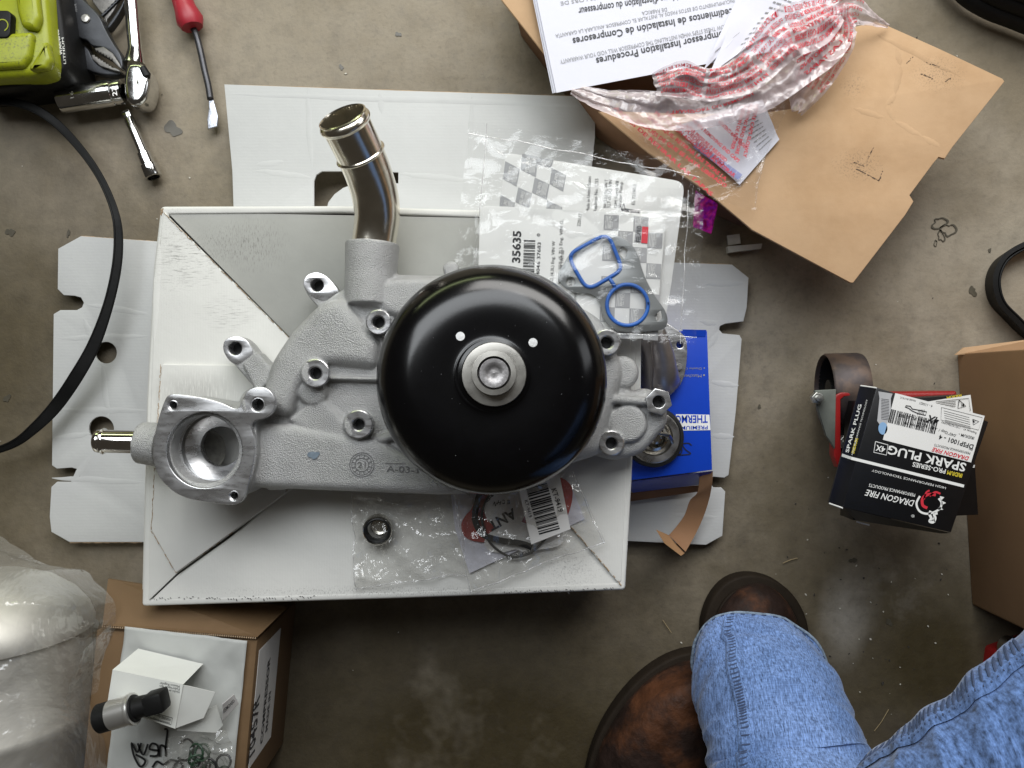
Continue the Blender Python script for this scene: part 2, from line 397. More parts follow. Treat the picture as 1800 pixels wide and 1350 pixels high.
for nm, m, n, sd in (('pale_grit', m_bits, 95, 3), ('dark_grit', m_dbits, 90, 4)):
    rr = random.Random(sd); g = G()
    for _ in range(n):
        if rr.random() < .45: cx, cy = rr.gauss(1520, 120), rr.gauss(1130, 130)
        else: cx, cy = rr.uniform(-50, 1850), rr.uniform(-50, 1400)
        s = abs(rr.gauss(0, .0004))+.0003; p = P(cx, cy); a = rr.uniform(0, 6.28); e = rr.uniform(1, 2.2)
        q = [p+Vector((cos(a+k*pi/2+rr.uniform(-.3, .3))*s*(e if k % 2 else 1), sin(a+k*pi/2)*s*(e if k % 2 else 1), .0002)) for k in range(4)]
        g.slab([x+Vector((0, 0, s*.8)) for x in q], (0, 0, -s*.8))
    o = g.build(nm, m, smooth=0, kind='stuff'); o['label'] = nm.replace('_', ' ')+' scattered over the concrete floor'
g = G()
for pts in ([(1376, 990), (1390, 984), (1402, 981)], [(1537, 1285), (1550, 1268), (1562, 1247)], [(1165, 1090), (1180, 1112)], [(240, 640), (246, 655)]):
    g.tube([P(x, y, .002) for x, y in pts], .00045, 6)
o = g.build('straw_bits', mat('straw', (.35, .27, .15), .8), kind='stuff'); o['label'] = 'thin straw bits lying on the concrete'

# ================================================================== FLATTENED WHITE CARTON UNDER THE BOX
WC = dict(rough=.72, var=.05, vs=9, bump=.35, bs=45, bd=.0016)
m_wcard = mat('white_cardboard', (.53, .535, .53), wave=(95, 90, .045), **WC)
m_wbox = mat('white_box_board', (.69, .685, .65), wave=(130, 0, .035), scuffs_and_shade=[
    (330, 455, .14, 85, 70, 12, 120, .75, 9), (400, 550, .14, 60, 40, 10, 140, .7, 8), (440, 430, .14, 70, 55, 160, 22, .8, 7), (350, 690, .14, 90, 45, 150, 12, .35, 6),
    (700, 1040, .14, 420, 12, 120, 60, .8, 8), (300, 420, .14, 60, 200, 60, 100, .25, 12), (1000, 1000, .14, 80, 60, 50, 50, .5, 12)], **WC)
m_edge = mat('torn_board_edge', (.38, .27, .17), .9, var=.3, vs=80)
R = P(680, 700, 0)
fc = thing('flattened_carton', 'white cardboard sheet with slotted tabs spread flat on the floor under the white box', 'cardboard', P(700, 640, 0))
fz = .016
left = [(142, 415), (199, 419), (330, 428), (330, 958), (245, 953), (122, 953), (90, 935), (87, 908), (90, 856), (100, 847), (128, 847), (138, 843), (141, 834), (136, 825), (126, 822), (100, 824), (91, 818), (94, 552), (106, 545), (135, 545), (144, 540), (147, 532), (142, 523), (131, 520), (112, 519), (101, 508), (102, 437)]
g = G(); g.prism([left, arc(186, 620, 19, n=28), arc(178, 754, 22, n=28)], fz, .003, .0006)
def crease(g, a, b, z, w=1.6, hgt=.0006):
    w, hgt = 5.5, .00030
    A, B = P(*a, z), P(*b, z); n = 10; rr = random.Random(int(a[0]*7+a[1]))
    pts = [A.lerp(B, i/n)+Vector((rr.uniform(-1, 1), rr.uniform(-1, 1), 0))*.0006 for i in range(n+1)]
    g.tube(pts, [w*(H-z)/F*max(.02, sin(pi*i/n))**.6 for i in range(n+1)], 8, ell=hgt/(w*(H-z)/F))
for a, b in (((150, 535), (262, 552)), ((95, 720), (262, 722)), ((92, 840), (255, 848)), ((100, 595), (265, 590)), ((147, 560), (165, 605)), ((180, 640), (190, 735)), ((160, 800), (125, 850)), ((95, 770), (160, 762))): crease(g, a, b, fz)
g.build('left_panel', m_wcard, fc)
ztp = .03
top = [(394, 148), (700, 159), (1047, 170), (1046, 240), (1040, 300), (1035, 420), (412, 420), (408, 300)]
hole = [(552, 400), (552, 318), (556, 307), (566, 301), (650, 301), (700, 303), (700, 322), (650, 321), (622, 323), (603, 330), (588, 341), (577, 355), (573, 370), (572, 400)]
g = G(); g.prism([top, hole], ztp, .003, .0006)
for a, b in (((400, 165), (1040, 186)), ((540, 155), (548, 295)), ((668, 160), (672, 200)), ((830, 166), (826, 300)), ((450, 300), (548, 312)), ((450, 290), (500, 284)), ((700, 305), (830, 318))): crease(g, a, b, ztp, 1.8)
g.build('top_panel', m_wcard, fc)
right = [(1000, 455), (1232, 463), (1287, 465), (1316, 488), (1313, 540), (1307, 565), (1275, 569), (1266, 573), (1264, 579), (1270, 586), (1300, 589), (1304, 596), (1294, 720), (1281, 835), (1273, 840), (1254, 838), (1248, 847), (1254, 857), (1268, 857), (1275, 864), (1270, 942), (1241, 958), (1000, 946)]
g = G(); g.prism([right], fz, .003, .0006)
for a, b in (((1230, 565), (1262, 568)), ((1262, 585), (1245, 612)), ((1248, 672), (1298, 678)), ((1250, 766), (1290, 768)), ((1240, 500), (1310, 497)), ((1180, 905), (1262, 910))): crease(g, a, b, fz)
g.build('right_panel', m_wcard, fc)
g = G()
for a, b in (((394, 148), (1046, 170)), ((142, 415), (270, 424)), ((122, 954), (248, 954)), ((1287, 465), (1232, 463))):
    A, B = P(*a, ztp if a[1] < 200 else fz), P(*b, ztp if a[1] < 200 else fz)
    g.tube([A.lerp(B, i/30)+Vector((random.uniform(-1, 1)*.0004, random.uniform(-1, 1)*.0004, -.0016)) for i in range(31)], .0007, 5)
g.build('cut_edge', m_edge, fc, kind='stuff')

# ================================================================== WHITE BOX
BZ = .14
wb = thing('white_box', 'large upside down white cardboard box with folded bottom flaps carrying the water pump', 'box', P(685, 710, 0))
outer = [(283, 363), (600, 362), (1127, 378), (1124, 500), (1110, 850), (1099, 1037), (700, 1052), (249, 1066), (258, 700), (270, 470)]
g = G(); g.prism([rc(outer, 7)], BZ-.03, BZ-.03, .001)
inner = [(296, 376), (600, 374), (1113, 391), (1110, 500), (1094, 850), (1084, 1024), (700, 1040), (264, 1053), (273, 700), (284, 470)]
g.prism([rc(outer, 7), inner], BZ, .0305, .0022)
for i in range(60):      # crushed rim
    pass
g.build('box_wall', m_wbox, wb)
m_liner = mat('grey_board_liner', (.36, .36, .335), .8, var=.06, vs=25, bump=.3, bs=60, bd=.001, scuffs_and_shade=[(440, 430, .14, 80, 60, 160, 22, .8, 8), (380, 430, .14, 60, 50, 160, 40, .6, 9)])
def flap(name, pts, z, r=3, cr=(), zf=None, m=None):
    g = G(); g.prism([rc(pts, r)], z, .0028, .0007, zf=zf)
    for a, b in cr: crease(g, a, b, z, 1.7)
    return g.build(name, m or m_wbox, wb)
flap('bottom_flap', [(292, 372), (1115, 388), (1085, 560), (900, 700), (760, 860), (520, 700), (515, 602)], BZ-.0015, zf=lambda x, y: -.05*max(0, P(0, 384, BZ).y-y), m=m_liner)
flap('bottom_flap', [(287, 372), (400, 486), (518, 604), (560, 700), (520, 855), (311, 1008), (261, 1056), (262, 930), (262, 800), (272, 520)], BZ+.0015, cr=[((280, 420), (272, 600))])
flap('bottom_flap', [(285, 640), (420, 642), (470, 650), (520, 700), (500, 868), (309, 1007), (266, 932), (272, 760)], BZ+.0045)
flap('bottom_flap', [(313, 1010), (400, 948), (505, 862), (700, 800), (990, 905), (1092, 1030), (700, 1045), (262, 1058)], BZ-.0005, zf=lambda x, y: -.02*max(0, y-P(0, 1030, BZ).y))
flap('bottom_flap', [(990, 912), (940, 800), (1000, 600), (1112, 520), (1100, 850), (1092, 1022), (1086, 1024)], BZ+.0012)
g = G(); rr = random.Random(5)
def torn(a, b, z, n=34, w=.0006, keep=.7):
    A, B = P(*a, z), P(*b, z)
    for i in range(n):
        if rr.random() < keep:
            p = A.lerp(B, i/n); q = A.lerp(B, (i+1.1)/n); j = Vector((rr.uniform(-1, 1), rr.uniform(-1, 1), 0))*.0005
            g.tube([p+j, q+j], w*rr.uniform(.5, 1.2), 5)
torn((311, 1008), (505, 862), BZ+.001, keep=.55); torn((287, 373), (518, 604), BZ+.002, 50, .0003, .8)
torn((992, 912), (1092, 1028), BZ+.001); torn((283, 640), (266, 930), BZ+.0045, 60, .0004, .9); torn((266, 932), (309, 1007), BZ+.004, 16, .0005, .9)
torn((286, 366), (283, 378), BZ, 5, .0012, 1)
g.build('torn_edge', m_edge, wb, kind='stuff')
g = G(); rr = random.Random(9)
for (x0, y0, x1, y1, n) in ((270, 1052, 560, 1050, 60), (850, 1042, 1010, 1038, 40), (1020, 1038, 1085, 1034, 16)):
    for i in range(n):
        if rr.random() < .7:
            t = i/n; x = x0+(x1-x0)*t; y = y0+(y1-y0)*t+rr.uniform(-3, 2); line(g, [(x, y), (x+rr.uniform(1, 4), y+rr.uniform(-1, 4))], rr.uniform(.8, 1.6), BZ, .0006)
g.build('faded_print', m_dark_print, wb, kind='stuff')

# ================================================================== WATER PUMP
m_cast = mat('sand_cast_aluminium', (.46, .46, .455), .46, metal=.6, var=.16, vs=30, bump=1, bs=1100, bd=.0013, rvar=.12)
m_mach = mat('machined_aluminium', (.66, .66, .67), .3, metal=.9, var=.08, vs=60, bump=.12, bs=200, bd=.0003, stretch=(1, 3, 1), rvar=.1)
m_chrome = mat('zinc_plated_steel', (.86, .81, .70), .20, metal=1, var=.15, vs=30, rvar=.06, bump=.12, bs=60, bd=.0008)
m_pul = mat('gloss_black_paint', (.0015, .0015, .002), .18, var=.3, coat=0, vs=90, spec=.5, bump=.05, bs=500, bd=.0003)
m_steel = mat('brushed_steel', (.55, .53, .50), .32, metal=1, var=.1, vs=90, rvar=.08)
wp = thing('water_pump', 'cast aluminium engine water pump with black pulley and bent outlet tube on white box', 'water pump', P(720, 700, BZ))
zb = BZ+.006
K = lambda z: (H-z)/F
g = G()
def cyl(c, r, z, t, bev=.002): g.prism([arc(c[0], c[1], r, n=36)], z, t, bev)
def blk(pts, z, t, bev=.006, r=14): g.prism([rc(pts, r, 5)], z, t, bev, br=4)
# main volute
blk([(606, 500), (640, 478), (800, 482), (960, 500), (1060, 560), (1100, 650), (1060, 800), (840, 868), (660, 800), (560, 760), (500, 720), (462, 690), (470, 640), (500, 595), (545, 545)], zb+.040, .040, .012, 20)
blk([(700, 487), (800, 487), (900, 520), (700, 560), (640, 530), (650, 495)], zb+.046, .03, .007, 14)
# raised sweeping channel left of the pulley
blk([(600, 520), (668, 600), (660, 650), (560, 640), (530, 680), (505, 735), (462, 725), (456, 690), (476, 630), (510, 580), (560, 530)], zb+.050, .03, .012, 18)
# lower duct to the thermostat housing
blk([(440, 748), (510, 745), (600, 762), (660, 772), (720, 800), (850, 868), (780, 872), (520, 862), (430, 858), (425, 800)], zb+.048, .048, .008, 14)
blk([(468, 850), (500, 850), (500, 862), (470, 862)], zb+.038, .02, .001, 2)
# outlet socket
g.tube([P(655, 428, zb+.028), P(652, 480, zb+.028), P(650, 538, zb+.030)], [47*K(.17), 45*K(.17), 44*K(.17)], 40)
# pads
blk([(500, 740), (560, 690), (600, 735), (640, 775), (560, 770)], zb+.045, .03, .005, 12)
# right-hand lobes
blk([(1050, 600), (1090, 630), (1108, 665), (1110, 690), (1140, 680), (1172, 700), (1178, 745), (1130, 800), (1080, 812), (1040, 800), (1000, 700)], zb+.030, .03, .009, 16)
cyl((1105, 745), 34, zb+.036, .02, .004); cyl((1095, 655), 30, zb+.032, .03, .006)
blk([(1040, 690), (1150, 700), (1150, 713), (1040, 708)], zb+.038, .02, .003, 4)
# ribs
blk([(570, 660), (700, 663), (700, 672), (570, 668)], zb+.047, .02, .003, 4)
blk([(655, 770), (720, 745), (725, 762), (668, 783)], zb+.047, .02, .005, 7)
blk([(452, 700), (520, 690), (620, 745), (620, 775), (450, 775)], zb+.036, .03, .004, 8)
blk([(520, 690), (545, 680), (620, 740), (612, 760)], zb+.042, .02, .004, 6)
cyl((548, 690), 26, zb+.047, .03, .006)
# bosses
for (x, y), r, z in (((665, 566), 20, .052), ((554, 656), 24, .055), ((630, 746), 25, .052), ((453, 711), 26, .062), ((1067, 602), 22, .048), ((1075, 779), 22, .038)):
    g.tube([P(x, y, zb), P(x, y, zb+z*.5), P(x, y, zb+z-.001)], [r*1.25*K(.18), r*1.1*K(.18), r*.98*K(.18)], 28)
g.tube([P(700, 560, zb+.02), P(668, 575, zb+.045)], [.012, .006], 12)
# ears
blk([(530, 497), (540, 480), (562, 478), (582, 494), (620, 550), (590, 575), (540, 520)], zb+.030, .022, .002, 16)
blk([(390, 615), (395, 594), (420, 590), (436, 600), (480, 660), (455, 690), (440, 675), (400, 628)], zb+.026, .02, .002, 10)
blk([(425, 640), (452, 618), (490, 660), (450, 690)], zb+.032, .02, .002, 4)
cyl((792, 472), 14, zb+.03, .02, .003)
# thermostat housing body with bore
hb = [(283, 712), (304, 696), (420, 716), (450, 735), (452, 800), (434, 868), (406, 882), (310, 864), (272, 815)]
g.prism([rc(hb, 16), arc(359, 790, 60, n=40)], zb+.0575, .0575, .001)
g.tube([P(285, 782, zb+.03), P(246, 778, zb+.03)], [39*K(.17), 36*K(.17)], 30)
cast = g.build('casting', m_cast, wp, remesh=.0011, sm=4, smooth=180)
BH = [(665, 566, 10.5, zb+.052), (554, 656, 11, zb+.055), (630, 746, 10.5, zb+.052), (1067, 602, 11, zb+.048), (1075, 779, 10.5, zb+.038), (453, 711, 12, zb+.063), (304, 712, 8, zb+.06), (411, 871, 8, zb+.06), (557, 501, 11.5, zb+.03), (413, 612, 12, zb+.026), (1158, 706, 11, zb+.04)]
bm = bmesh.new(); bm.from_mesh(cast.data); o0 = ORG[cast.name]; kill = set()
for x, y, r, z in BH:      # drill the bolt holes
    c = P(x, y, z); rr_ = (r*K(z)*1.06)**2
    for v in bm.verts:
        w = v.co+o0
        if w.z > z-.016 and (w.x-c.x)**2+(w.y-c.y)**2 < rr_: kill.add(v)
bmesh.ops.delete(bm, geom=list(kill), context='VERTS'); bm.to_mesh(cast.data); bm.free()
# flange face, machined, outline traced
fl = chaikin([(290, 700), (298, 693), (310, 692), (335, 695), (363, 700), (390, 708), (412, 719), (421, 716), (427, 700), (434, 686), (452, 679), (470, 682), (482, 695), (485, 711), (478, 727), (462, 737), (450, 738), (441, 745), (441, 754), (447, 770), (448, 795), (445, 818), (434, 862), (426, 882), (412, 889), (380, 885), (325, 876), (298, 860), (278, 838), (268, 808), (269, 780), (276, 742)], 2)
zf = zb+.064
g = G(); g.prism([fl, arc(359, 791, 67, n=64), arc(453, 711, 12.5, n=24), arc(304, 712, 9, n=20), arc(411, 871, 9, n=20)], zf, .007, .0007)
g.build('thermostat_flange', m_mach, wp, label='machined three cornered flange with a round bore at the left end')
g = G()
r0 = 67*K(zf)
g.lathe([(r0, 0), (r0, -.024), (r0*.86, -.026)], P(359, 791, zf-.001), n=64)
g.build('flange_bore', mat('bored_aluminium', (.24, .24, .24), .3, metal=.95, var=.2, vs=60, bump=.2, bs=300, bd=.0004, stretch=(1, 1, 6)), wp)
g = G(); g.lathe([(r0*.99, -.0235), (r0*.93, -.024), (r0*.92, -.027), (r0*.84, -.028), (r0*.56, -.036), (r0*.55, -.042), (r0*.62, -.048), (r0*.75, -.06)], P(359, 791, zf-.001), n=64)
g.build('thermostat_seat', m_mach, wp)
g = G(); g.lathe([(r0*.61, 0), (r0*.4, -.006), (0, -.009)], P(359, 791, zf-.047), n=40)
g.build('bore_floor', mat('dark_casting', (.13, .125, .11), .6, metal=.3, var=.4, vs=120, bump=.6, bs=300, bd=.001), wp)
g = G(); g.lathe([(.0085, 0), (.0085, .0012), (.0055, .0012), (.0055, -.004), (0, -.004)], P(303, 778, zb+.043)+Vector((.0025, 0, 0)), (1, 0, .05), n=28)
g.build('side_port', m_hole, wp)
# machined boss rings with holes
def boss(x, y, r, h, z, tilt=0, hexa=False):
    gg = G(); rr_, hh = r*K(z), h*K(z)
    prof = [(rr_, -.005), (rr_, -.0006), (rr_-.0008, 0), (hh+.0011, -.0002), (hh, -.0012), (hh, -.016)]
    gg.lathe(prof, P(x, y, z), n=6 if hexa else 40)
    if hexa: gg = G(); gg.prism([[(x+r*1.06*cos(radians(15+60*k)), y+r*1.06*sin(radians(15+60*k))) for k in range(6)], arc(x, y, h, n=24)], z, .006, .0006); gg.lathe([(hh, 0), (hh, -.014)], P(x, y, z-.0005), n=24)
    b = gg.build('bolt_boss', m_mach, wp)
    q = G(); q.lathe([(hh*.98, 0), (0, .0001)], P(x, y, z-.013), n=24); q.build('bolt_hole', m_hole, b)
    return b
for a in ((665, 566, 22, 10.5, zb+.0525), (554, 656, 25, 11, zb+.0555), (630, 746, 25, 10.5, zb+.0525), (1067, 602, 23, 11, zb+.0485), (1075, 779, 22, 10.5, zb+.0385), (453, 711, 12.6, 11.3, zf-.0008), (304, 712, 9.2, 7, zf-.0008), (411, 871, 9.2, 7, zf-.0008), (557, 501, 18, 11.5, zb+.0305), (413, 612, 19, 12, zb+.0265)):
    boss(*a)
boss(1158, 706, 23, 11, zb+.040, hexa=True)
g = G(); g.prism([rc([(531, 500), (538, 483), (556, 477), (573, 484), (588, 500), (598, 515), (572, 530), (548, 522)], 9), arc(557, 501, 12, n=24)], zb+.0308, .002, .0004)
g.build('ear_face', m_mach, wp)
g = G(); g.prism([rc([(391, 615), (394, 597), (415, 589), (434, 597), (447, 620), (416, 643), (402, 634)], 9), arc(413, 612, 12.5, n=24)], zb+.0268, .002, .0004)
g.build('ear_face', m_mach, wp)
g = G()      # cast-in lettering: date ring and part number
c = (636, 817); zt = zb+.0485
for r in (22, 12.5): g.prism([arc(*c, r, n=40), arc(*c, r-1.3, n=40)], zt, .001)
g.prism([arc(*c, 18.2, n=40), arc(*c, 17.4, n=40)], zt, .001)
for k in range(12):
    a = radians(15+30*k); g.prism([[(c[0]+cos(a)*12.5-sin(a)*.6, c[1]+sin(a)*12.5+cos(a)*.6), (c[0]+cos(a)*18-sin(a)*.6, c[1]+sin(a)*18+cos(a)*.6), (c[0]+cos(a)*18+sin(a)*.6, c[1]+sin(a)*18-cos(a)*.6), (c[0]+cos(a)*12.5+sin(a)*.6, c[1]+sin(a)*12.5-cos(a)*.6)]], zt, .001)
T(g, '21', (628.5, 822), (643, 822), 10, zt, bold=.01, lift=.0002); T(g, 'A-03-1', (679, 829), (735, 832), 11, zt, bold=.012, lift=.0002)
g.prism([[(677, 814), (712, 815), (712, 816), (677, 815)]], zt, .0006)
g.build('cast_lettering', mat('cast_shadowed_letters', (.2, .2, .2), .5, metal=.6), wp)
g = G(); g.prism([blot(551, 800, 8, 3)], zt+.0004, .0004); g.build('paint_dab', mat('grey_blue_dab', (.2, .25, .3), .6, metal=.4, var=.3, vs=200), wp)
# outlet tube, open mouth with rolled beads
path = spline([(655, 440, zb+.028), (660, 408, zb+.029), (663, 376, zb+.033), (659, 342, zb+.040), (648, 306, zb+.050), (634, 272, zb+.061), (618, 239, zb+.072), (602, 206, zb+.083)], 8)
pts = [P(*p) for p in path]
Rt = .0200
ax = (pts[-1]-pts[-4]).normalized()
g = G(); n_ = len(pts)
rad = [Rt*(1.0-.06*min(1, max(0, (20-i)/20))) for i in range(n_)]
g.tube(pts, rad, 48, cap=False, up=(1, 0, 0))
g.tube(pts[n_//3:][::-1], [Rt*.93]*len(pts[n_//3:]), 48, cap=False, up=(1, 0, 0))
L = sum((pts[i+1]-pts[i]).length for i in range(n_-1))
e = pts[-1]
def bead(s, r, w):
    c = e-ax*s; return G().lathe([(Rt*.98+r*sin(pi*i/10), -w/2+w*i/10) for i in range(11)], c, ax, 64)
for s, r, w in ((.0046, .0024, .0085), (.0335, .0022, .0045)):
    b = bead(s, r, w); g.add(b.v, b.f)
g.lathe([(Rt*.98, -.001), (Rt*1.02, .0006), (Rt*.96, .0012), (Rt*.93, 0), (Rt*.93, -.004)], e, ax, 64)
g.build('outlet_tube', m_chrome, wp, smooth=60)
# heater nipple at the left
g = G(); r1 = 20*K(.17); a0 = P(252, 777, zb+.032); dx = Vector((-1, .02, 0)).normalized(); Ln = (252-170)*K(.17)
g.lathe([(r1*.98, 0), (r1, .001), (r1, Ln-.009), (r1*1.0, Ln-.008), (r1*1.15, Ln-.0065), (r1*1.0, Ln-.005), (r1*1.03, Ln-.0035), (r1*.98, Ln-.001), (r1*.85, Ln), (r1*.82, Ln-.002), (r1*.8, Ln-.02)], a0, dx, 48)
g.build('heater_nipple', mat('chromed_steel', (.8, .78, .74), .1, metal=1, var=.1, vs=60, rvar=.05), wp, smooth=50)
# pulley
tiltn = Vector((.02, .075, 1)).normalized()
pc = P(865, 666, .236)
rp = 202.5*K(.236)
g = G()
prof = [(.27, .0465), (.30, .0468), (.34, .046), (.52, .0465), (.62, .046), (.70, .0445), (.78, .041), (.85, .036), (.91, .029), (.955, .021), (.985, .012), (.999, .003), (1.0, -.004), (.997, -.016), (.965, -.019), (.97, -.024), (1, -.028), (.99, -.032), (.9, -.033), (.9, .0)]
hs = .72
prof = [(r*rp, h*hs) for r, h in prof]
sm = spline(prof[:12], 5)+prof[12:]
g.lathe(sm, pc, tiltn, 128)
pul = g.build('pulley', m_pul, wp, smooth=50)
ztop = .046*hs; m_pin = mat('pin_end', (.62, .62, .62), .5, metal=.5, bump=.6, bs=900, bd=.0005)
g = G(); base = pc+tiltn*ztop
for x, y in ((809, 591), (937, 602)):
    g = G(); zz = base.z; q = P(x, y, zz); n0 = base+Vector((q.x-base.x, q.y-base.y, -((q.x-base.x)*tiltn.x+(q.y-base.y)*tiltn.y)/tiltn.z))
    g.lathe([(.0034, -.001), (.0034, .0005), (0, .0006)], n0, tiltn, 24)
    g.build('locating_pin', m_pin, pul)
g = G(); q = P(928, 731, base.z+.0002)
g.prism([rc([(922, 722), (937, 724), (936, 740), (924, 738)], 3), rc([(925, 727), (933, 728), (932, 735), (926, 734)], 2)], base.z-.0036, .0006); g.build('stamped_mark', m_dark_print, pul)
hubm = mat('hub_steel', (.48, .465, .43), .3, metal=.95, var=.06, vs=60, rvar=.05)
rr = random.Random(21); g = G()
for _ in range(32):
    a_, q_ = rr.uniform(0, 6.28), rp*sqrt(rr.uniform(.1, .72)); pz = base+Vector((cos(a_)*q_, sin(a_)*q_, 0)); pz.z -= ((pz.x-base.x)*tiltn.x+(pz.y-base.y)*tiltn.y)/tiltn.z-.0001
    if q_ > rp*.62: pz.z -= .0006*(q_/rp-.62)*30
    t_ = rr.uniform(.0001, .00028); g.slab([pz+Vector((t_, 0, .0002)), pz+Vector((0, t_*1.5, .0002)), pz+Vector((-t_, 0, .0002))], (0, 0, -.0002))
g.build('dust_speck', m_grey_print, pul, kind='stuff')
c0 = P(868.5, 659, base.z)
ku = K(base.z)
g = G(); g.lathe([(64*ku, -.002), (64*ku, .0012), (58*ku, .002), (57*ku, .001), (57*ku, -.001)], c0, tiltn, 64); g.build('hub_recess_lip', m_pul, pul)
g = G(); g.lathe([(57*ku, -.001), (57*ku, .005), (55.5*ku, .006), (45*ku, .0064), (38.5*ku, .0064), (38.5*ku, .016), (38*ku, .0168), (29*ku, .017), (28*ku, .0155), (27.5*ku, .008)], c0, tiltn, 96)
hub = g.build('hub', hubm, wp, smooth=40)
g = G(); g.lathe([(27.6*ku, .008), (26.2*ku, .008), (26*ku, .0150), (25*ku, .0162), (20*ku, .0162), (14*ku, .0160), (12*ku, .0155), (6*ku, .0153), (0, .0156)], c0, tiltn, 64)
g.build('shaft_end', mat('scuffed_shaft', (.27, .26, .26), .42, metal=.85, var=.35, vs=350, bump=.25, bs=500, bd=.0005), hub)

# ================================================================== BAGGED GASKET CARDS AT THE UPPER RIGHT OF THE BOX
m_film = plastic('clear_film', alpha=.03, bs=20, bd=.007, diff=.2, rough=.12)
m_filmpink = plastic('pink_tinted_film', alpha=.22, tint=(1, .55, .8), bs=34, bd=.012, diff=.5, rough=.12)
m_filmmatte = plastic('cloudy_film', alpha=.30, bs=22, bd=.010, diff=.6, rough=.2)
m_card = mat('packaging_card', (.70, .70, .68), .55, var=.02, vs=20)
m_cardgrey = mat('packaging_card_print', (.33, .335, .34), .55, var=.03)
m_cardpale = mat('packaging_card_pale_print', (.34, .34, .345), .55, var=.03)
def checker(g1, g2, g3, o, u, v, cells, z):
    """slanted checkers: origin px, cell vectors u, v; g1 dark cells, g3 fine lines, g2 lettering"""
    for (i, j) in cells:
        p = [(o[0]+u[0]*a+v[0]*b, o[1]+u[1]*a+v[1]*b) for a, b in ((i, j), (i+1, j), (i+1, j+1), (i, j+1))]
        quadpx(g1, p, z)
z1, z2 = BZ+.022, BZ+.028
# rear card, seen through two bags
c1 = thing('gasket_card', 'rear checkered packaging card reading into the clear bag, half hidden by the front card', 'packaging card', P(1040, 350, z1))
g = G(); g.prism([rc([(888, 268), (1195, 318), (1203, 330), (1180, 500), (1165, 590), (862, 530)], 14, 5)], z1, .001, .0002); g.build('card', m_card, c1)
g1, g2, g3 = G(), G(), G()
for q in ([(918, 270), (946, 276), (942, 311), (915, 298)], [(946, 277), (973, 281), (969, 295), (943, 288)], [(888, 283), (914, 297), (908, 328), (884, 314)], [(970, 295), (995, 308), (990, 337), (966, 323)], [(940, 312), (966, 324), (961, 351), (935, 338)], [(911, 329), (935, 340), (930, 366), (906, 355)], [(880, 342), (905, 356), (903, 372), (877, 366)], [(962, 352), (988, 364), (987, 375), (960, 370)]):
    quadpx(g1, q, z1)
    m0 = ((q[3][0]+q[2][0])/2, (q[3][1]+q[2][1])/2-2); m1 = ((q[0][0]+q[1][0])/2, (q[0][1]+q[1][1])/2+3)
    T(g2, 'FEL-PRO', m0, m1, 6, z1, lift=.0005, bold=.01)
    for k in range(5): line(g3, [(m0[0]+2+k*2.1, m0[1]+1), (m1[0]+2+k*2.1, m1[1]+1)], .8, z1, .0005)
g1.build('checker_print', m_cardgrey, c1); g2.build('lettering', m_card, c1, smooth=0); g3.build('fine_lines', m_card, c1, kind='stuff')
g = G()
for s_, x, y0, y1 in (('Made in United States', 1036, 372, 310), ('Replaces No. 1255', 1049, 372, 314), ('364 (5.3L) Eng. VIN T', 1066, 366, 316), ('327 (5.3L) VIN', 1073, 366, 316), ('GM Ford V8', 1085, 366, 318), ('Water Pump', 1092, 366, 320), ('ES 72190-2', 1116, 360, 324)):
    T(g, s_, (x, y0), (x+3, y1), 6, z1)
T(g, '6', (1097, 372), (1099, 358), 8, z1); quadpx(g, [(1098, 366), (1126, 370), (1125, 376), (1097, 372)], z1)
g.build('small_print', m_dark_print, c1, smooth=0)
# front card
c2 = thing('gasket_card', 'front white packaging card with large part number 35635 and barcode beside the black pulley', 'packaging card', P(1000, 480, z2))
g = G(); g.prism([rc([(844, 361), (1163, 377), (1170, 392), (1152, 590), (1128, 596), (838, 580)], 14, 5)], z2, .001, .0002); g.build('card', m_card, c2)
g1, g2, g3, g4 = G(), G(), G(), G()
for j in range(8):
    for i in range(4):
        if (i+j) % 2 == 0:
            x, y = 1062+i*26-j*1.2, 377+j*27+i*1.5
            if y > 575: continue
            q = [(x, y), (x+26, y+1.5), (x+25, y+28), (x-1, y+27)]
            quadpx(g1, q, z2)
            T(g2, 'FEL-PRO', (q[3][0]+15, q[3][1]-2), (q[0][0]+16, q[0][1]+2), 6, z2, lift=.0005)
            for k in range(4): line(g3, [(q[3][0]+3+k*2.6, q[3][1]-2), (q[0][0]+4+k*2.6, q[0][1]+2)], .8, z2, .0005)
g1.build('checker_print', m_cardpale, c2); g3.build('fine_lines', m_card, c2, kind='stuff'); g2.build('lettering', m_card, c2, smooth=0)
g = G(); quadpx(g, [(1129, 398), (1140, 399), (1138, 428), (1127, 427)], z2, .0006); g.build('red_logo_block', m_red_print, c2)
g = G(); quadpx(g, [(1118, 398), (1128, 398), (1126, 426), (1115, 425)], z2, .0006); g.build('logo_panel', m_grey_print, c2)
g = G(); T(g, 'FEL-PRO', (1126, 425), (1128, 397), 8, z2, lift=.0008, bold=.015)
T(g, '35635', (914, 462), (916, 406), 14, z2, bold=.03)
bars(g, (919, 484), (921, 420), -20, z2, 22, 4); 
T(g, '84046 37683', (948, 490), (951, 426), 6, z2, bold=.01); T(g, '0', (949, 416), (950, 411), 6, z2, bold=.01); T(g, '220117', (1020, 398), (1023, 376), 6, z2)
for s_, x, y0, y1 in (('262 (4.3L) Eng. VIN W', 972, 500, 424), ('VIN I, 350 (5.7L) Eng. VIN G,', 986, 500, 386), ('Eng. VIN M 1997-00', 988, 498, 440), ('No. 12558271', 1003, 530, 476), ('in United States', 1012, 540, 482)): T(g, s_, (x, y0), (x+4, y1), 5.5, z2)
g.build('black_print', m_black, c2, smooth=0)
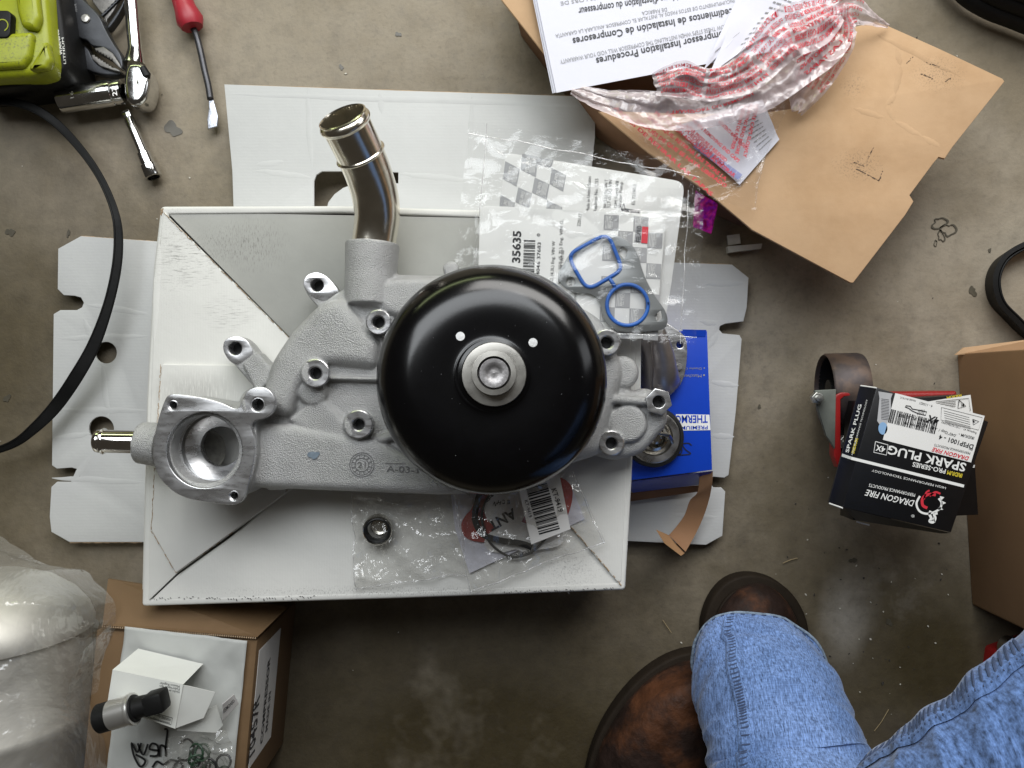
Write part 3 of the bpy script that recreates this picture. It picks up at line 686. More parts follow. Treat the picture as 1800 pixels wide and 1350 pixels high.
# gasket with two blue seals on the front card
z3 = z2+.004
m_gsk = mat('gasket_carrier', (.26, .27, .27), .38, metal=.75, var=.06, vs=40)
m_blue = mat('blue_rubber_bead', (.02, .11, .42), .4, var=.08, bump=.2, bs=400)
gk = thing('gasket', 'grey metal gasket with a square and a round blue rubber seal inside the clear bag', 'gasket', P(1085, 500, z3))
out_ = chaikin([(1004, 440), (1040, 415), (1070, 410), (1100, 420), (1120, 440), (1130, 480), (1150, 520), (1170, 545), (1175, 565), (1168, 580), (1140, 582), (1110, 585), (1078, 580), (1060, 562), (1056, 530), (1040, 515), (1005, 515), (985, 500), (980, 480), (992, 462)], 2)
sq = rc([(1003, 445), (1058, 415), (1072, 418), (1092, 468), (1088, 478), (1042, 505), (1028, 503), (1004, 462)], 12, 5)
ci = arc(1103, 536, 36, n=48)
h1 = rc([(1086, 443), (1094, 432), (1104, 440), (1098, 456)], 4); h2 = arc(1003, 495, 8, n=20); h3 = rc([(1150, 555), (1162, 545), (1164, 560), (1156, 566)], 3)
def offs(pts, d):
    c = sum((Vector(p) for p in pts), Vector((0, 0)))/len(pts)
    return [tuple(Vector(p)+(Vector(p)-c).normalized()*d) for p in pts]
g = G(); g.prism([out_, offs(sq, -2), offs(ci, -2), h1, h2, h3], z3, .0008, .0002); g.build('carrier_plate', m_gsk, gk)
for nm, lp in (('square', sq), ('round', ci)):
    q = [P(x, y, z3+.0004) for x, y in lp]; g = G(); g.tube(q+[q[0], q[1]], 3.4*K(z3), 10, cap=False, ell=.8)
    if nm == 'round': g.tube([P(1070, 487, z3+.0004), P(1083, 507, z3+.0004)], 3.4*K(z3), 8, ell=.8)
    g.build('blue_seal', m_blue, gk, smooth=180)
def bag(name, corners, amp, sc, seed, m, label, group=None, nu=110, nv=90, edge=.0015, bow=0, seam=None, fine=.3):
    fn = sheetfn(corners, amp, sc, seed, edge, fine, bow)
    g = G(); g.surf(fn, nu, nv)
    if label is None: return g, fn
    t = thing(name, label, 'plastic bag', fn(.5, .5), group)
    g.build('film', m, t, smooth=180)
    if seam:
        g = G()
        for (u0, v0, u1, v1) in seam:
            q = [fn(u0+(u1-u0)*i/60, v0+(v1-v0)*i/60)+Vector((0, 0, .0006)) for i in range(61)]
            g.tube(q, .0004, 5)
        g.build('heat_seal', m_filmmatte, t)
    return t, fn
bag('clear_bag', [(824, 212, BZ+.03), (1228, 290, BZ+.03), (1240, 560, BZ+.024), (800, 480, BZ+.02)], .0035, 17, 3, m_film, 'rear clear plastic bag with a perforated seam round the checkered card', 'clear bags of gaskets', seam=[(0, .08, 1, .08), (.08, 0, .08, 1)])
bag('clear_bag', [(836, 308, BZ+.036), (1238, 335, BZ+.036), (1222, 606, BZ+.034), (828, 590, BZ+.03)], .003, 19, 9, m_film, 'front clear plastic bag round the gasket with two blue seals', 'clear bags of gaskets', seam=[(0, .95, 1, .95), (.93, 0, .93, 1)])

# ================================================================== BAGS ON THE LOWER PART OF THE BOX
m_ring = mat('seal_ring_steel', (.62, .6, .55), .2, metal=1, var=.1)
m_rub = mat('black_rubber', (.012, .012, .012), .42, var=.3, vs=80, bump=.2, bs=300)
zr = BZ+.004
r_ = thing('ring_seal', 'small steel and black rubber ring with a plug inside its clear bag', 'ring', P(664, 931, zr))
k = K(zr+.008)
g = G(); g.lathe([(26*k, -.004), (26*k, .006), (24.5*k, .007), (23.5*k, .0065), (23.5*k, -.004)], P(664, 930, zr+.004), (.1, -.1, 1), 48); g.build('steel_ring', m_ring, r_)
g = G(); g.lathe([(23.4*k, .0055), (21*k, .006), (18*k, .0045), (18*k, -.003), (23.4*k, -.003)], P(664, 930, zr+.004), (.1, -.1, 1), 48); g.build('rubber_ring', m_rub, r_)
g = G(); g.lathe([(15.5*k, -.003), (15.5*k, .003), (14*k, .0035), (11*k, .003), (10.5*k, 0), (0, .0)], P(668, 924, zr+.003), (0, 0, 1), 40); g.build('inner_plug', m_ring, r_)
m_filmthin = plastic('crinkled_clear_film', alpha=.12, tint=(1, .98, .9), bs=20, bd=.016, diff=.35, rough=.1)
bag('small_clear_bag', [(618, 868, BZ+.008), (808, 868, BZ+.008), (822, 1010, BZ+.006), (624, 1036, BZ+.004)], .007, 26, 21, m_filmthin, 'small crinkled clear bag holding the ring seal on the white box', seam=[(.01, 0, .01, 1), (0, .985, 1, .985)])
zs = BZ+.003
bk = thing('folded_leaflet', 'pale lilac paper leaflet under the red gasket card in the lower bag', 'leaflet', P(900, 930, zs))
g = G(); g.prism([[(790, 850), (1000, 845), (1028, 912), (825, 1008), (800, 930)]], zs, .0006); g.build('sheet', m_paper, bk)
m_redcard = mat('red_card', (.33, .035, .03), .55, var=.08)
rcg = thing('printed_card', 'red and white round logo card in the clear bag below the pulley', 'printed card', P(900, 900, zs+.003))
g = G(); g.prism([chaikin([(808, 925), (818, 905), (830, 895), (840, 860), (880, 840), (980, 835), (1004, 850), (1008, 870), (1000, 905), (975, 950), (940, 965), (880, 955), (820, 952)], 2)], zs+.003, .0008, .0002); g.build('card', m_redcard, rcg)
g = G(); g.prism([arc(888, 893, 37, n=48)], zs+.0036, .0005); g.prism([blot(915, 945, 34, 4, 1.5)], zs+.0034, .0003); g.build('white_disc_print', m_label, rcg)
g = G(); T(g, 'ANT', (902, 893), (856, 918), 18, zs+.0036, bold=.03); 
for i, ch in enumerate('UINHCET'):
    a = radians(225-i*19); x, y = 888+29*cos(a), 893+29*sin(a)
for ch, x, y, an in (('D', 862, 878, 230), ('U', 866, 872, 225), ('I', 870, 868, 215), ('N', 874, 884, 205), ('H', 881, 881, 195), ('C', 889, 879, 185), ('E', 896, 879, 178)):
    a = radians(an); T(g, ch, (x, y), (x+5.5*cos(a), y+5.5*sin(a)), 7, zs+.0036, bold=.02)
T(g, 'TECHNICO', (935, 966), (890, 978), 7, zs+.0036, bold=.02)
g.build('lettering', m_black, rcg, smooth=0)
og = thing('o_ring', 'large thin black rubber o-ring looped under the barcode label', 'o-ring', P(900, 930, zs+.006))
g = G(); q = [P(x, y, zs+.006) for x, y in spline([(870, 855), (850, 890), (848, 920), (862, 955), (895, 978), (925, 975), (952, 955), (965, 930), (955, 890), (930, 865), (895, 850), (870, 855)], 8)]; g.tube(q, .0011, 8); 
g.build('ring', m_rub, og, smooth=180)
g = G(); q = [P(x, y, zs+.009) for x, y in spline([(846, 860), (838, 885), (835, 915), (850, 940), (880, 950), (915, 955), (935, 962)], 8)]
g.sweep(q, [10*K(BZ)]*len(q), .002); g.build('flat_gasket_strip', m_rub, og)
lb = thing('barcode_label', 'white barcode label reading KT-9419 stuck on the clear bag below the pulley', 'label', P(955, 905, zs+.015))
zl = zs+.015
g = G(); g.prism([[(908, 845), (982, 828), (1003, 930), (934, 957)]], zl, .0004); g.build('label_sheet', m_label, lb)
g = G(); bars(g, (924, 856), (948, 941), 38, zl, 26, 8); T(g, 'KT-9419', (969, 860), (982, 901), 9, zl, bold=.01); T(g, 'KT-9419', (922, 880), (930, 910), 6, zl); g.build('print', m_black, lb, smooth=0)
bag('clear_bag', [(796, 848, BZ+.016), (1010, 828, BZ+.020), (1062, 952, BZ+.008), (826, 1042, BZ+.006)], .0065, 22, 33, m_filmthin, 'crinkled clear bag with red card and barcode label below the pulley', seam=[(0, .985, 1, .985), (.985, 0, .985, 1), (0, 0, 0, 1)])

# ================================================================== BLUE BOX, THERMOSTAT, HOUSING
m_bluebox = mat('blue_box_print', (.006, .055, .50), .38, var=.08, vs=20, bump=.1, bs=60)
m_kraft = mat('kraft_board', (.40, .235, .115), .82, var=.1, vs=14, bump=.35, bs=70, bd=.001, col2=(.36, .2, .095), c2s=9, wave=(60, 30, .1))
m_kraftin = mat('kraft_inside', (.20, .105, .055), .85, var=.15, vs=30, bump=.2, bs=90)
zq = .075
bb = thing('blue_box', 'bright blue parts box with white stripe and a torn open brown end flap', 'box', P(1180, 720, 0))
g = G(); g.slab([P(1098, 580, zq), P(1243, 582, zq), P(1252, 826, zq), P(1098, 846, zq)], (0, 0, -(zq-.02))); g.build('carton', m_bluebox, bb, bevel=.0006)
g = G(); g.slab([P(1098, 848, zq-.001), P(1252, 828, zq-.001), P(1238, 851, .045), P(1112, 866, .04)], (0, 0, -.0012)); g.build('end_panel', m_bluebox, bb)
g = G(); g.slab([P(1200, 579, zq+.002), P(1242, 580, zq+.002), P(1240, 592, zq+.0004), P(1200, 592, zq+.0004)], (0, 0, -.0008)); g.build('tuck_flap', m_bluebox, bb)
g = G(); fn = lambda pts: g.add([P(*p) for p in pts], [(0, 1, 2, 3)])
def curl(rows):
    gg = G(); n = len(rows); vs = []
    for a, b in rows: vs += [P(*a), P(*b)]
    gg.add(vs, [(2*i, 2*i+1, 2*i+3, 2*i+2) for i in range(n-1)]); gg.add([v-Vector((0, 0, .0011)) for v in vs], [(2*i+2, 2*i+3, 2*i+1, 2*i) for i in range(n-1)])
    return gg
rows = spline([(1253, 828, .07, 1230, 838, .066), (1252, 850, .062, 1226, 866, .056), (1246, 880, .05, 1213, 880, .045), (1236, 910, .04, 1204, 905, .036), (1222, 940, .036, 1190, 925, .03), (1205, 970, .04, 1176, 941, .026)], 6)
curl([(r[:3], r[3:]) for r in rows]).build('brown_end_flap', mat('kraft_flap', (.30, .16, .08), .75, var=.15, vs=20), bb)
curl([((1176, 941, .026), (1153, 931, .05)), ((1190, 958, .03), (1168, 955, .05)), ((1204, 972, .036), (1197, 977, .05))]).build('flap_tip', m_kraft, bb)
g = G(); g.slab([P(1105, 867, .038), P(1236, 852, .042), P(1230, 864, .03), P(1105, 882, .026)], (0, 0, -.001)); g.build('inner_flap', m_kraftin, bb)
g = G(); quadpx(g, [(1188, 728), (1247, 729), (1249, 756), (1190, 757)], zq); 
g.build('white_stripe', m_white_print, bb)
g = G(); T(g, 'THERMOSTAT', (1244, 730), (1152, 731), 13, zq, bold=.02, lift=.0006); T(g, 'PREMIUM', (1244, 748), (1197, 749), 6.5, zq, bold=.01, lift=.0006); g.build('blue_lettering', m_bluebox, bb, smooth=0)
g = G(); T(g, 'Matches OE Fit', (1233, 658), (1172, 659), 5.5, zq); T(g, 'Diseño Correcto', (1233, 646), (1180, 646), 4, zq)
quadpx(g, [(1236, 658), (1239, 658), (1239, 661), (1236, 661)], zq); quadpx(g, [(1237, 646), (1239, 646), (1239, 648), (1237, 648)], zq)
g.build('white_lettering', m_grey_print, bb, smooth=0)
g = G(); 
for s_ in ([(1216, 783), (1210, 779), (1200, 781), (1205, 790), (1214, 797), (1207, 799), (1192, 800)], [(1190, 798), (1184, 790), (1192, 785), (1199, 790), (1196, 798), (1188, 797), (1188, 780)]): line(g, spline(s_, 5), 1.8, zq, .0006)
g.build('marker_number', m_black, bb)
th = thing('thermostat', 'round steel engine thermostat with black rubber rim on the blue box', 'thermostat', P(1145, 768, zq))
zt2 = zq+.004; k = K(zt2+.006); c_ = P(1148, 768, zt2)
g = G(); g.lathe([(53*k, -.003), (54*k, .002), (52*k, .006), (47*k, .0065), (45*k, .004), (45*k, -.003)], c_, (0, 0, 1), 64); g.build('rubber_rim', m_rub, th, smooth=60)
g = G(); g.lathe([(46*k, -.002), (46*k, .006), (44*k, .0068), (33*k, .0068), (31*k, .003), (26*k, .001), (22*k, -.002), (0, -.002)], c_, (0, 0, 1), 64); g.build('flange_plate', m_steel, th)
g = G(); g.lathe([(25*k, 0), (24*k, .007), (19*k, .009), (17*k, .006)], c_, (0, 0, 1), 48); g.lathe([(12*k, 0), (11*k, .014), (7*k, .016), (0, .016)], c_, (0, 0, 1), 32); g.build('valve', m_ring, th)
g = G(); g.tube([c_+Vector((.019, -.006, .004)), c_+Vector((.012, .003, .017)), c_+Vector((-.002, .006, .021)), c_+Vector((-.018, -.004, .004))], .0022, 8); g.build('bridge_frame', m_ring, th)
hs_ = thing('thermostat_housing', 'grey cast metal thermostat housing elbow lying on the blue box', 'pipe fitting', P(1165, 640, zq))
m_hous = mat('smooth_cast_metal', (.46, .43, .43), .35, metal=.85, var=.3, vs=30, bump=.2, bs=200, bd=.0006)
g = G(); g.prism([chaikin([(1128, 570), (1160, 560), (1200, 585), (1209, 600), (1207, 650), (1196, 680), (1170, 702), (1150, 700), (1128, 690)], 2), arc(1195, 606, 6, n=18)], zq+.010, .009, .001); g.build('mounting_flange', m_mach, hs_)
g = G(); g.tube([P(x, y, z) for x, y, z in spline([(1125, 560, zq+.03), (1145, 590, zq+.032), (1156, 620, zq+.028), (1160, 650, zq+.02), (1160, 665, zq+.008)], 6)], [26*K(.1)+(i/24)**3*.006 for i in range(25)], 32); g.build('elbow', m_hous, hs_, smooth=180)
g = G(); g.lathe([(.0034, 0), (.0034, .006), (.0028, .0066), (0, .0066)], P(1192, 645, zq+.008), n=20); g.build('stud', m_mach, hs_)
g = G(); g.tube([P(1146, 600, zq+.047), P(1146, 640, zq+.042), P(1144, 690, zq+.02)], .0012, 8); g.build('casting_seam', m_hous, hs_)
g = G(); g.slab([P(1112, 520, BZ+.004), P(1128, 520, BZ+.004), P(1126, 690, BZ-.004), P(1110, 690, BZ-.004)], (0, 0, -.003)); g.build('side_tab', m_wbox, wb)

# ================================================================== OPEN KRAFT CARTON, UPPER RIGHT
KZ = .09
m_kbox = mat('kraft_cardboard', (.55, .36, .205), .8, var=.07, vs=10, bump=.5, bs=34, bd=.0016, col2=(.48, .30, .16), c2s=11, c2t=(.4, .7),
             scuffs_and_shade=[(1510, 290, KZ, 55, 35, 60, 60, .8, 9), (1650, 130, KZ, 60, 40, 60, 60, .7, 10), (1500, 150, KZ, 30, 30, 60, 60, .6, 9)])
kc = thing('open_carton', 'brown cardboard carton with one wide flap folded outward under crumpled plastic and papers', 'carton', P(1250, 180, 0))
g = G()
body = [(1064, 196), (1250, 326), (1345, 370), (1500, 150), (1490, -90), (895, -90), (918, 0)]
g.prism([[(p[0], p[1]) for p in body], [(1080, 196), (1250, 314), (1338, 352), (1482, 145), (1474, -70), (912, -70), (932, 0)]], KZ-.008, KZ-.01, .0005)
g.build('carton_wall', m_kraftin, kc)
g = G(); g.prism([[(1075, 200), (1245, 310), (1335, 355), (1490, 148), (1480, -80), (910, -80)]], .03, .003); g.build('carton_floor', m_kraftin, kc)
flp = [(1052, 196), (1140, 268), (1240, 335), (1300, 385), (1322, 404), (1495, 497), (1500, 497), (1592, 377), (1606, 354), (1599, 343), (1640, 288), (1650, 276), (1661, 279), (1668, 268), (1674, 259), (1766, 143), (1762, 138), (1650, 85), (1560, 45), (1540, 38), (1470, 55), (1400, 190), (1330, 200), (1200, 200), (1100, 196)]
def kz(x, y):
    return .004*noise.noise(Vector((x*9, y*9, 3)))
g = G(); g.prism([flp], KZ, .0035, .0006)
for a, b in (((1576, 85), (1584, 115)), ((1584, 115), (1574, 165)), ((1574, 165), (1560, 185)), ((1560, 185), (1572, 212)), ((1572, 212), (1620, 240)), ((1620, 240), (1652, 258)), ((1500, 190), (1555, 208)), ((1540, 60), (1690, 135))): crease(g, a, b, KZ)
g.build('side_flap', m_kbox, kc)
g = G(); g.prism([[(868, -40), (882, 0), (955, 92), (985, 128), (1010, 60), (980, -40)]], KZ-.002, .0035, .0006); g.build('side_flap', m_kbox, kc)
g = G(); rr = random.Random(2)
for (x0, y0, x1, y1) in ((1495, 290, 1545, 318), (1545, 318, 1552, 298), (1500, 285, 1520, 292), (1535, 260, 1525, 280), (1620, 130, 1640, 138), (1660, 145, 1672, 136), (1628, 110, 1655, 118), (1605, 100, 1592, 112)):
    for i in range(9):
        if rr.random() < .75:
            t = i/9; line(g, [(x0+(x1-x0)*t+rr.uniform(-1.5, 1.5), y0+(y1-y0)*t+rr.uniform(-1.5, 1.5)), (x0+(x1-x0)*(t+.1), y0+(y1-y0)*(t+.1))], rr.uniform(.6, 2), KZ)
g.build('scrape_mark', mat('scrape', (.10, .07, .05), .9), kc, kind='stuff')
g = G()
A, B = P(1322, 404, KZ-.0018), P(1497, 498, KZ-.0018)
for i in range(60): g.tube([A.lerp(B, i/60), A.lerp(B, (i+.5)/60)], .0009, 4)
g.build('corrugated_edge', m_edge, kc, kind='stuff')
# instruction booklet: three stacked sheets
bkz = KZ+.012
bo = thing('instruction_booklet', 'white multilingual compressor installation booklet, printed upside down, top edge out of frame', 'booklet', P(1120, 60, bkz))
for i, (dx, dy) in enumerate(((-7, 1), (-4, 0), (0, 0))):
    g = G(); z = bkz-.004+.002*i
    cs = [P(978+dx, 163+dy, z), P(1395+dx, 83+dy, z), P(1335+dx, -90, z), P(925+dx, -90, z)]
    g.surf(lambda u, v: bil(cs, u, v)+Vector((0, 0, .0003*noise.noise(Vector((u*3, v*2, i*5))))), 20, 12, thick=.0002); g.build('page', m_paper, bo, smooth=60)
zt_ = bkz+.0002
g = G()
def uline(s_, p0, p1, h, b=0): T(g, s_, p0, p1, h, zt_, bold=b)
uline('Compressor Installation Procedures', (1282, 52), (1047, 102), 12.5, .014)
uline('Procedimientos de Instalación de Compresores', (1310, 10), (1006, 67), 12.5, .014)
uline("Procédures d'installation du compresseur", (1215, -16), (1016, 14), 12.5, .014)
g.build('heading_print', m_dark_print, bo, smooth=0)
g = G()
uline('FAILURE TO FOLLOW THESE STEPS WHEN INSTALLING THE COMPRESSOR WILL VOID YOUR WARRANTY', (1330, 31), (984, 105), 7.5)
uline('EL INCUMPLIMIENTO DE ESTOS PASOS AL INSTALAR EL COMPRESOR ANULARÁ LA GARANTÍA', (1300, -4), (976, 60), 6.5)
uline('DE FÁBRICA', (1172, 13), (1128, 20), 6.5); uline('CES ÉTAPES LORS DE', (1100, -16), (985, 3), 6.5)
g.build('small_print', m_grey_print, bo, smooth=0)
# loose leaflets
def leaflet(pts, z, label, lines, seed):
    t = thing('leaflet', label, 'leaflet', P(*pts[0], z))
    cs = [P(x, y, z) for x, y in pts]
    fn = lambda u, v: bil(cs, u, v)+Vector((0, 0, .002*noise.noise(Vector((u*3, v*3, seed)))))
    g = G(); g.surf(fn, 20, 20, thick=.0002); g.build('page', m_paper, t, smooth=60)
    g = G(); rr = random.Random(seed)
    for (u0, u1, v0, v1, n) in lines:
        for i in range(n):
            v = v0+(v1-v0)*i/max(1, n-1); w = u1-rr.uniform(0, .25)*(u1-u0)
            u = u0
            while u < w:
                e_ = min(w, u+rr.uniform(.02, .06)); a = fn(u, v); b = fn(e_, v); d = (fn(u, min(1, v+.022))-a)*.8
                up = Vector((0, 0, .0005)); g.add([a+up, b+up, b+d+up, a+d+up], [(0, 1, 2, 3)]); u = e_+.012
    g.build('fine_print', m_grey_print, t, kind='stuff'); return t
leaflet([(1236, 124), (1320, 40), (1470, -60), (1345, -110)], bkz+.003, 'white leaflet with blocks of fine print between the booklet and the crumpled plastic', [(.1, .9, .1, .9, 1)], 4)
leaflet([(1246, 132), (1345, 60), (1490, 20), (1330, -60)], bkz+.004, 'white leaflet corner with close lines of fine print behind the crumpled plastic', [(.62, .97, .25, .85, 16), (.35, .55, .2, .8, 10)], 5)
leaflet([(1185, 222), (1340, 175), (1370, 245), (1300, 325)], KZ+.004, 'lilac tinted leaflet lying under the red printed plastic on the carton flap', [(.62, .9, .15, .85, 10)], 6)
# crumpled plastic bag with red warnings
m_film2 = plastic('milky_crumpled_film', alpha=.42, tint=(1, .86, .88), bs=30, bd=.006, diff=.82, rough=.14)
pb = thing('printed_plastic_bag', 'crumpled milky plastic bag with red warning lettering draped over the open brown carton', 'plastic bag', P(1300, 170, KZ+.03))
def ribbon(cl, w, seed, amp, n=10):
    pts = spline(cl, 12); N = len(pts)-1
    def fn(u, v):
        x = u*N; i = min(N-1, int(x)); t = x-i
        p = [a+(b-a)*t for a, b in zip(pts[i], pts[i+1])]; q = pts[i+1]; o_ = pts[i]
        dx, dy = q[0]-o_[0], q[1]-o_[1]; l = hypot(dx, dy) or 1; ww = p[3]*(v-.5)
        X, Y = p[0]-dy/l*ww, p[1]+dx/l*ww
        q3 = P(X, Y, p[2]-.07)
        fold = .5*sin(v*9+u*9+seed)+.4*sin(v*16-u*14+seed*2)
        q3.z += amp*(ridge(q3, 26, seed)+.5*fold)+.25*amp*noise.noise(q3*160)
        k = 4*noise.noise(Vector((u*8, v*6, seed)))*K(p[2]); q3.x += k; q3.y += k
        return q3
    return fn
red = G()
rA = ribbon([(1005, 160, .168, 16), (1060, 178, .175, 40), (1120, 190, .185, 62), (1190, 196, .19, 66), (1260, 186, .195, 74), (1330, 160, .20, 80), (1390, 115, .205, 90), (1440, 70, .205, 100), (1490, 25, .20, 70), (1530, 35, .18, 26), (1560, 48, .165, 8)], 0, 3, .004)
g = G(); g.surf(rA, 220, 46); 
rB = ribbon([(1150, 150, .20, 40), (1200, 140, .205, 60), (1250, 150, .205, 56), (1310, 130, .21, 70), (1350, 90, .215, 80), (1380, 60, .22, 90), (1430, 40, .22, 90), (1470, 15, .21, 50)], 0, 8, .005)
g.surf(rB, 160, 50)
rC = ribbon([(1465, 10, .21, 50), (1462, 60, .20, 80), (1440, 110, .185, 80), (1415, 160, .175, 60), (1400, 200, .168, 20)], 0, 12, .005)
g.surf(rC, 90, 40)
g.build('crumpled_film', m_film2, pb, smooth=180)
fC = sheetfn([(1060, 190, KZ+.008), (1330, 190, KZ+.015), (1330, 372, KZ+.008), (1250, 350, KZ+.006)], .0025, 16, 6, .001)
g = G(); g.surf(fC, 90, 70)
fD = sheetfn([(1330, 180, KZ+.02), (1420, 120, KZ+.02), (1330, 300, KZ+.008), (1325, 388, KZ+.006)], .003, 18, 7, .001)
g.surf(fD, 60, 60)
g.build('flat_film', m_film, pb, smooth=180)
def px2uv(fn, x, y, z=KZ+.01):
    best = None
    for i in range(25):
        for j in range(25):
            p = fn(i/24, j/24); k = F/(H-p.z); d = (900+p.x*k-x)**2+(675-p.y*k-y)**2
            if best is None or d < best[0]: best = (d, i/24, j/24)
    return best[1:]
g = G()
for s_, a, b in (('ANTES DE RETIRAR LAS TAPAS', (1078, 190), (1250, 345)), ('DESPUÉS DE QUE SE HAYA LIBERADO', (1118, 215), (1275, 330)), ('EMBARQUE. RETIRAR LAS TAPAS LA', (1138, 208), (1275, 318)), ('PROTECCIÓN ADECUADAS AL RETIRAR', (1150, 200), (1290, 312)), ('LÍQUIDO PUEDE ESTAR BAJO', (1170, 200), (1270, 292))):
    T(g, s_, a, b, 6.5, KZ+.014, bold=.03)
for s_, a, b in (('WHEN REMOVING END CAPS', (1215, 212), (1297, 286)), ('AFTER PRESSURE IS RELEASED', (1204, 222), (1275, 285)), ('CONTENTS MAY BE UNDER', (1262, 215), (1310, 262)), ('WARNING READ BEFORE', (1318, 180), (1292, 270)), ('PRESSION DE RETIRER', (1306, 184), (1284, 262)), ('RETIRE CAPS SLOWLY', (1328, 182), (1306, 276))):
    T(g, s_, a, b, 6, KZ+.017, bold=.03)
g.build('red_lettering', m_red_print, pb, smooth=0)
g = G()
WORDS = ['WARNING', 'CONTENTS UNDER', 'PRESSURE', 'LA PROTECCION', 'RETIRAR', 'AVERTISSEMENT', 'TAPAS', 'TRANSPORT', 'MAY BE', 'BEFORE REMOVAL', 'EMBARQUE', 'CAPS SLOWLY', 'PROTEGER', 'DESPUES', 'PRESION']
rr = random.Random(3)
PH = ['CONTENTS MAY BE UNDER', 'PRESSURE WHEN REMOVING', 'PROTECCION ADECUADA AL', 'RETIRAR LAS TAPAS', 'AVERTISSEMENT: PRESSION', 'BEFORE READ INSTRUCTIONS', 'DESPUES DE QUE SE HAYA', 'TRANSPORT OU REMOVAL', 'LIQUIDO PUEDE ESTAR BAJO']
for fn, u0, u1, ns, nl, hh, ph in ((rB, .02, .98, 4, 6, .095, 0), (rC, .03, .75, 2, 7, .075, 4), (rA, .60, .86, 1, 6, .07, 2), (rA, .28, .5, 1, 2, .07, 5)):
    for a_ in range(ns):
        for j in range(nl):
            L_ = (u1-u0)/ns; u = u0+a_*L_+rr.uniform(0, .01); v = .05+.86*j/nl+rr.uniform(0, .02)
            if (a_+ph) % 2: TS(g, PH[(a_*5+j*2+ph) % 9], fn, (u, v), (L_*.92, .02), (0, hh), .01, .0008)
            else: TS(g, PH[(a_*4+j*2+ph) % 9][::1], fn, (u+L_*.92, v+hh), (-L_*.9, .0), (0, -hh), .01, .0008)
g.build('red_lettering', m_red_print, pb, smooth=0)
g = G()
for k in range(9): T(g, rr.choice(('IIIIII', 'IIIIIII')), (1218+k*9, 258+k*6.5), (1226+k*9, 264+k*6.5), 11, KZ+.0085, bold=.04)
g.build('blurred_blue_print', mat('blue_print', (.22, .27, .58), .7), pb, smooth=0)
# pink strap and clear strip
ps = thing('pink_foil_strip', 'shiny pink crinkled strip poking out under the edge of the brown carton', 'strip', P(1245, 380, .03))
fp = sheetfn([(1222, 335, .06), (1262, 358, .06), (1250, 412, .03), (1218, 400, .03)], .003, 60, 3, .0005)
g = G(); g.surf(fp, 40, 40, thick=.0004); g.build('strip', mat('pink_foil', (.75, .02, .35), .2, metal=.6, var=.4, vs=200, bump=.6, bs=200, bd=.001), ps, smooth=180)
cp = thing('clear_plastic_clip', 'small clear plastic strip on the concrete below the pink strip', 'plastic clip', P(1305, 430, 0))
g = G(); g.slab([P(1278, 414, .008), P(1300, 411, .008), P(1302, 428, .008), P(1280, 431, .008)], (0, 0, -.0015)); g.slab([P(1279, 433, .01), P(1340, 428, .01), P(1338, 437, .01), P(1281, 444, .01)], (0, 0, -.008))
g.build('strip', mat('cloudy_clear_plastic', (.55, .54, .48), .2, var=.2), cp)

# ================================================================== BELTS
m_belt = mat('belt_rubber', (.006, .006, .006), .5, var=.3, vs=60, bump=.3, bs=150, bd=.0005, spec=.2)
b1 = thing('drive_belt', 'long black ribbed drive belt curving over the left cardboard tab', 'belt', P(190, 480, .02))
bp = [(-30, 178, .03, 20), (20, 180, .03, 20), (62, 192, .03, 20), (105, 222, .03, 19), (150, 272, .035, 17), (182, 322, .04, 16), (203, 375, .045, 17), (209, 420, .045, 19), (205, 475, .045, 20), (190, 540, .045, 21), (165, 608, .045, 25), (133, 665, .045, 27), (98, 715, .04, 26), (62, 752, .04, 22), (25, 780, .035, 18), (-30, 800, .03, 15)]
sp_ = spline(bp, 8); q = [P(x, y, z) for x, y, z, w in sp_]
g = G(); g.sweep(q, [(w-8)*K(.04) for *_, w in sp_], .004, tw=8); g.build('belt_back', m_belt, b1, smooth=30)
for s_ in (-1, 1):
    g = G(); qq = []
    for i, p in enumerate(q):
        d = (q[min(len(q)-1, i+1)]-q[max(0, i-1)]).normalized(); qq.append(p+Vector((d.y, -d.x, 0))*s_*(sp_[i][3]-8)*K(.04)*.5+Vector((0, 0, .001+s_*.0012)))
    g.tube(qq, .0012, 6); g.build('belt_edge', m_belt, b1, smooth=180)
b2 = thing('drive_belt', 'black ribbed belt loop standing on its edge at the right frame edge', 'belt', P(1760, 510, 0))
bp = [(1960, 470), (1900, 425), (1840, 420), (1790, 436), (1757, 458), (1743, 492), (1750, 530), (1776, 560), (1810, 592), (1880, 640), (1960, 600), (1990, 530)]
sp_ = spline(bp+[bp[0]], 8)[:-1]; q = [P(x, y, .012) for x, y in sp_]
g = G(); g.sweep(q, .022, .005, tw=78, closed=True); g.build('belt_back', m_belt, b2, smooth=30)
for j in range(5):
    g = G(); qq = [Vector((p.x*1.0, p.y, .004+j*.0042)) for p in q]
    n_ = len(qq); cc = P(1870, 525, 0)
    qq = [p+(Vector((cc.x, cc.y, p.z))-p).normalized()*.0034 for p in qq]
    g.tube(qq+[qq[0]], .0014, 6, cap=False); g.build('belt_rib', m_belt, b2, smooth=180)
hz_ = thing('black_hose', 'coiled black hose at the upper right frame corner', 'hose', P(1780, 0, 0))
for j, off in enumerate((0, 26, 52)):
    g = G(); g.tube([P(x+off*.55, y-off*.8, .02+.012*j) for x, y in spline([(1640, -90), (1690, -20), (1735, 12), (1790, 34), (1850, 60), (1900, 100)], 6)], .011, 20); g.build('coil', m_belt, hz_, smooth=180)
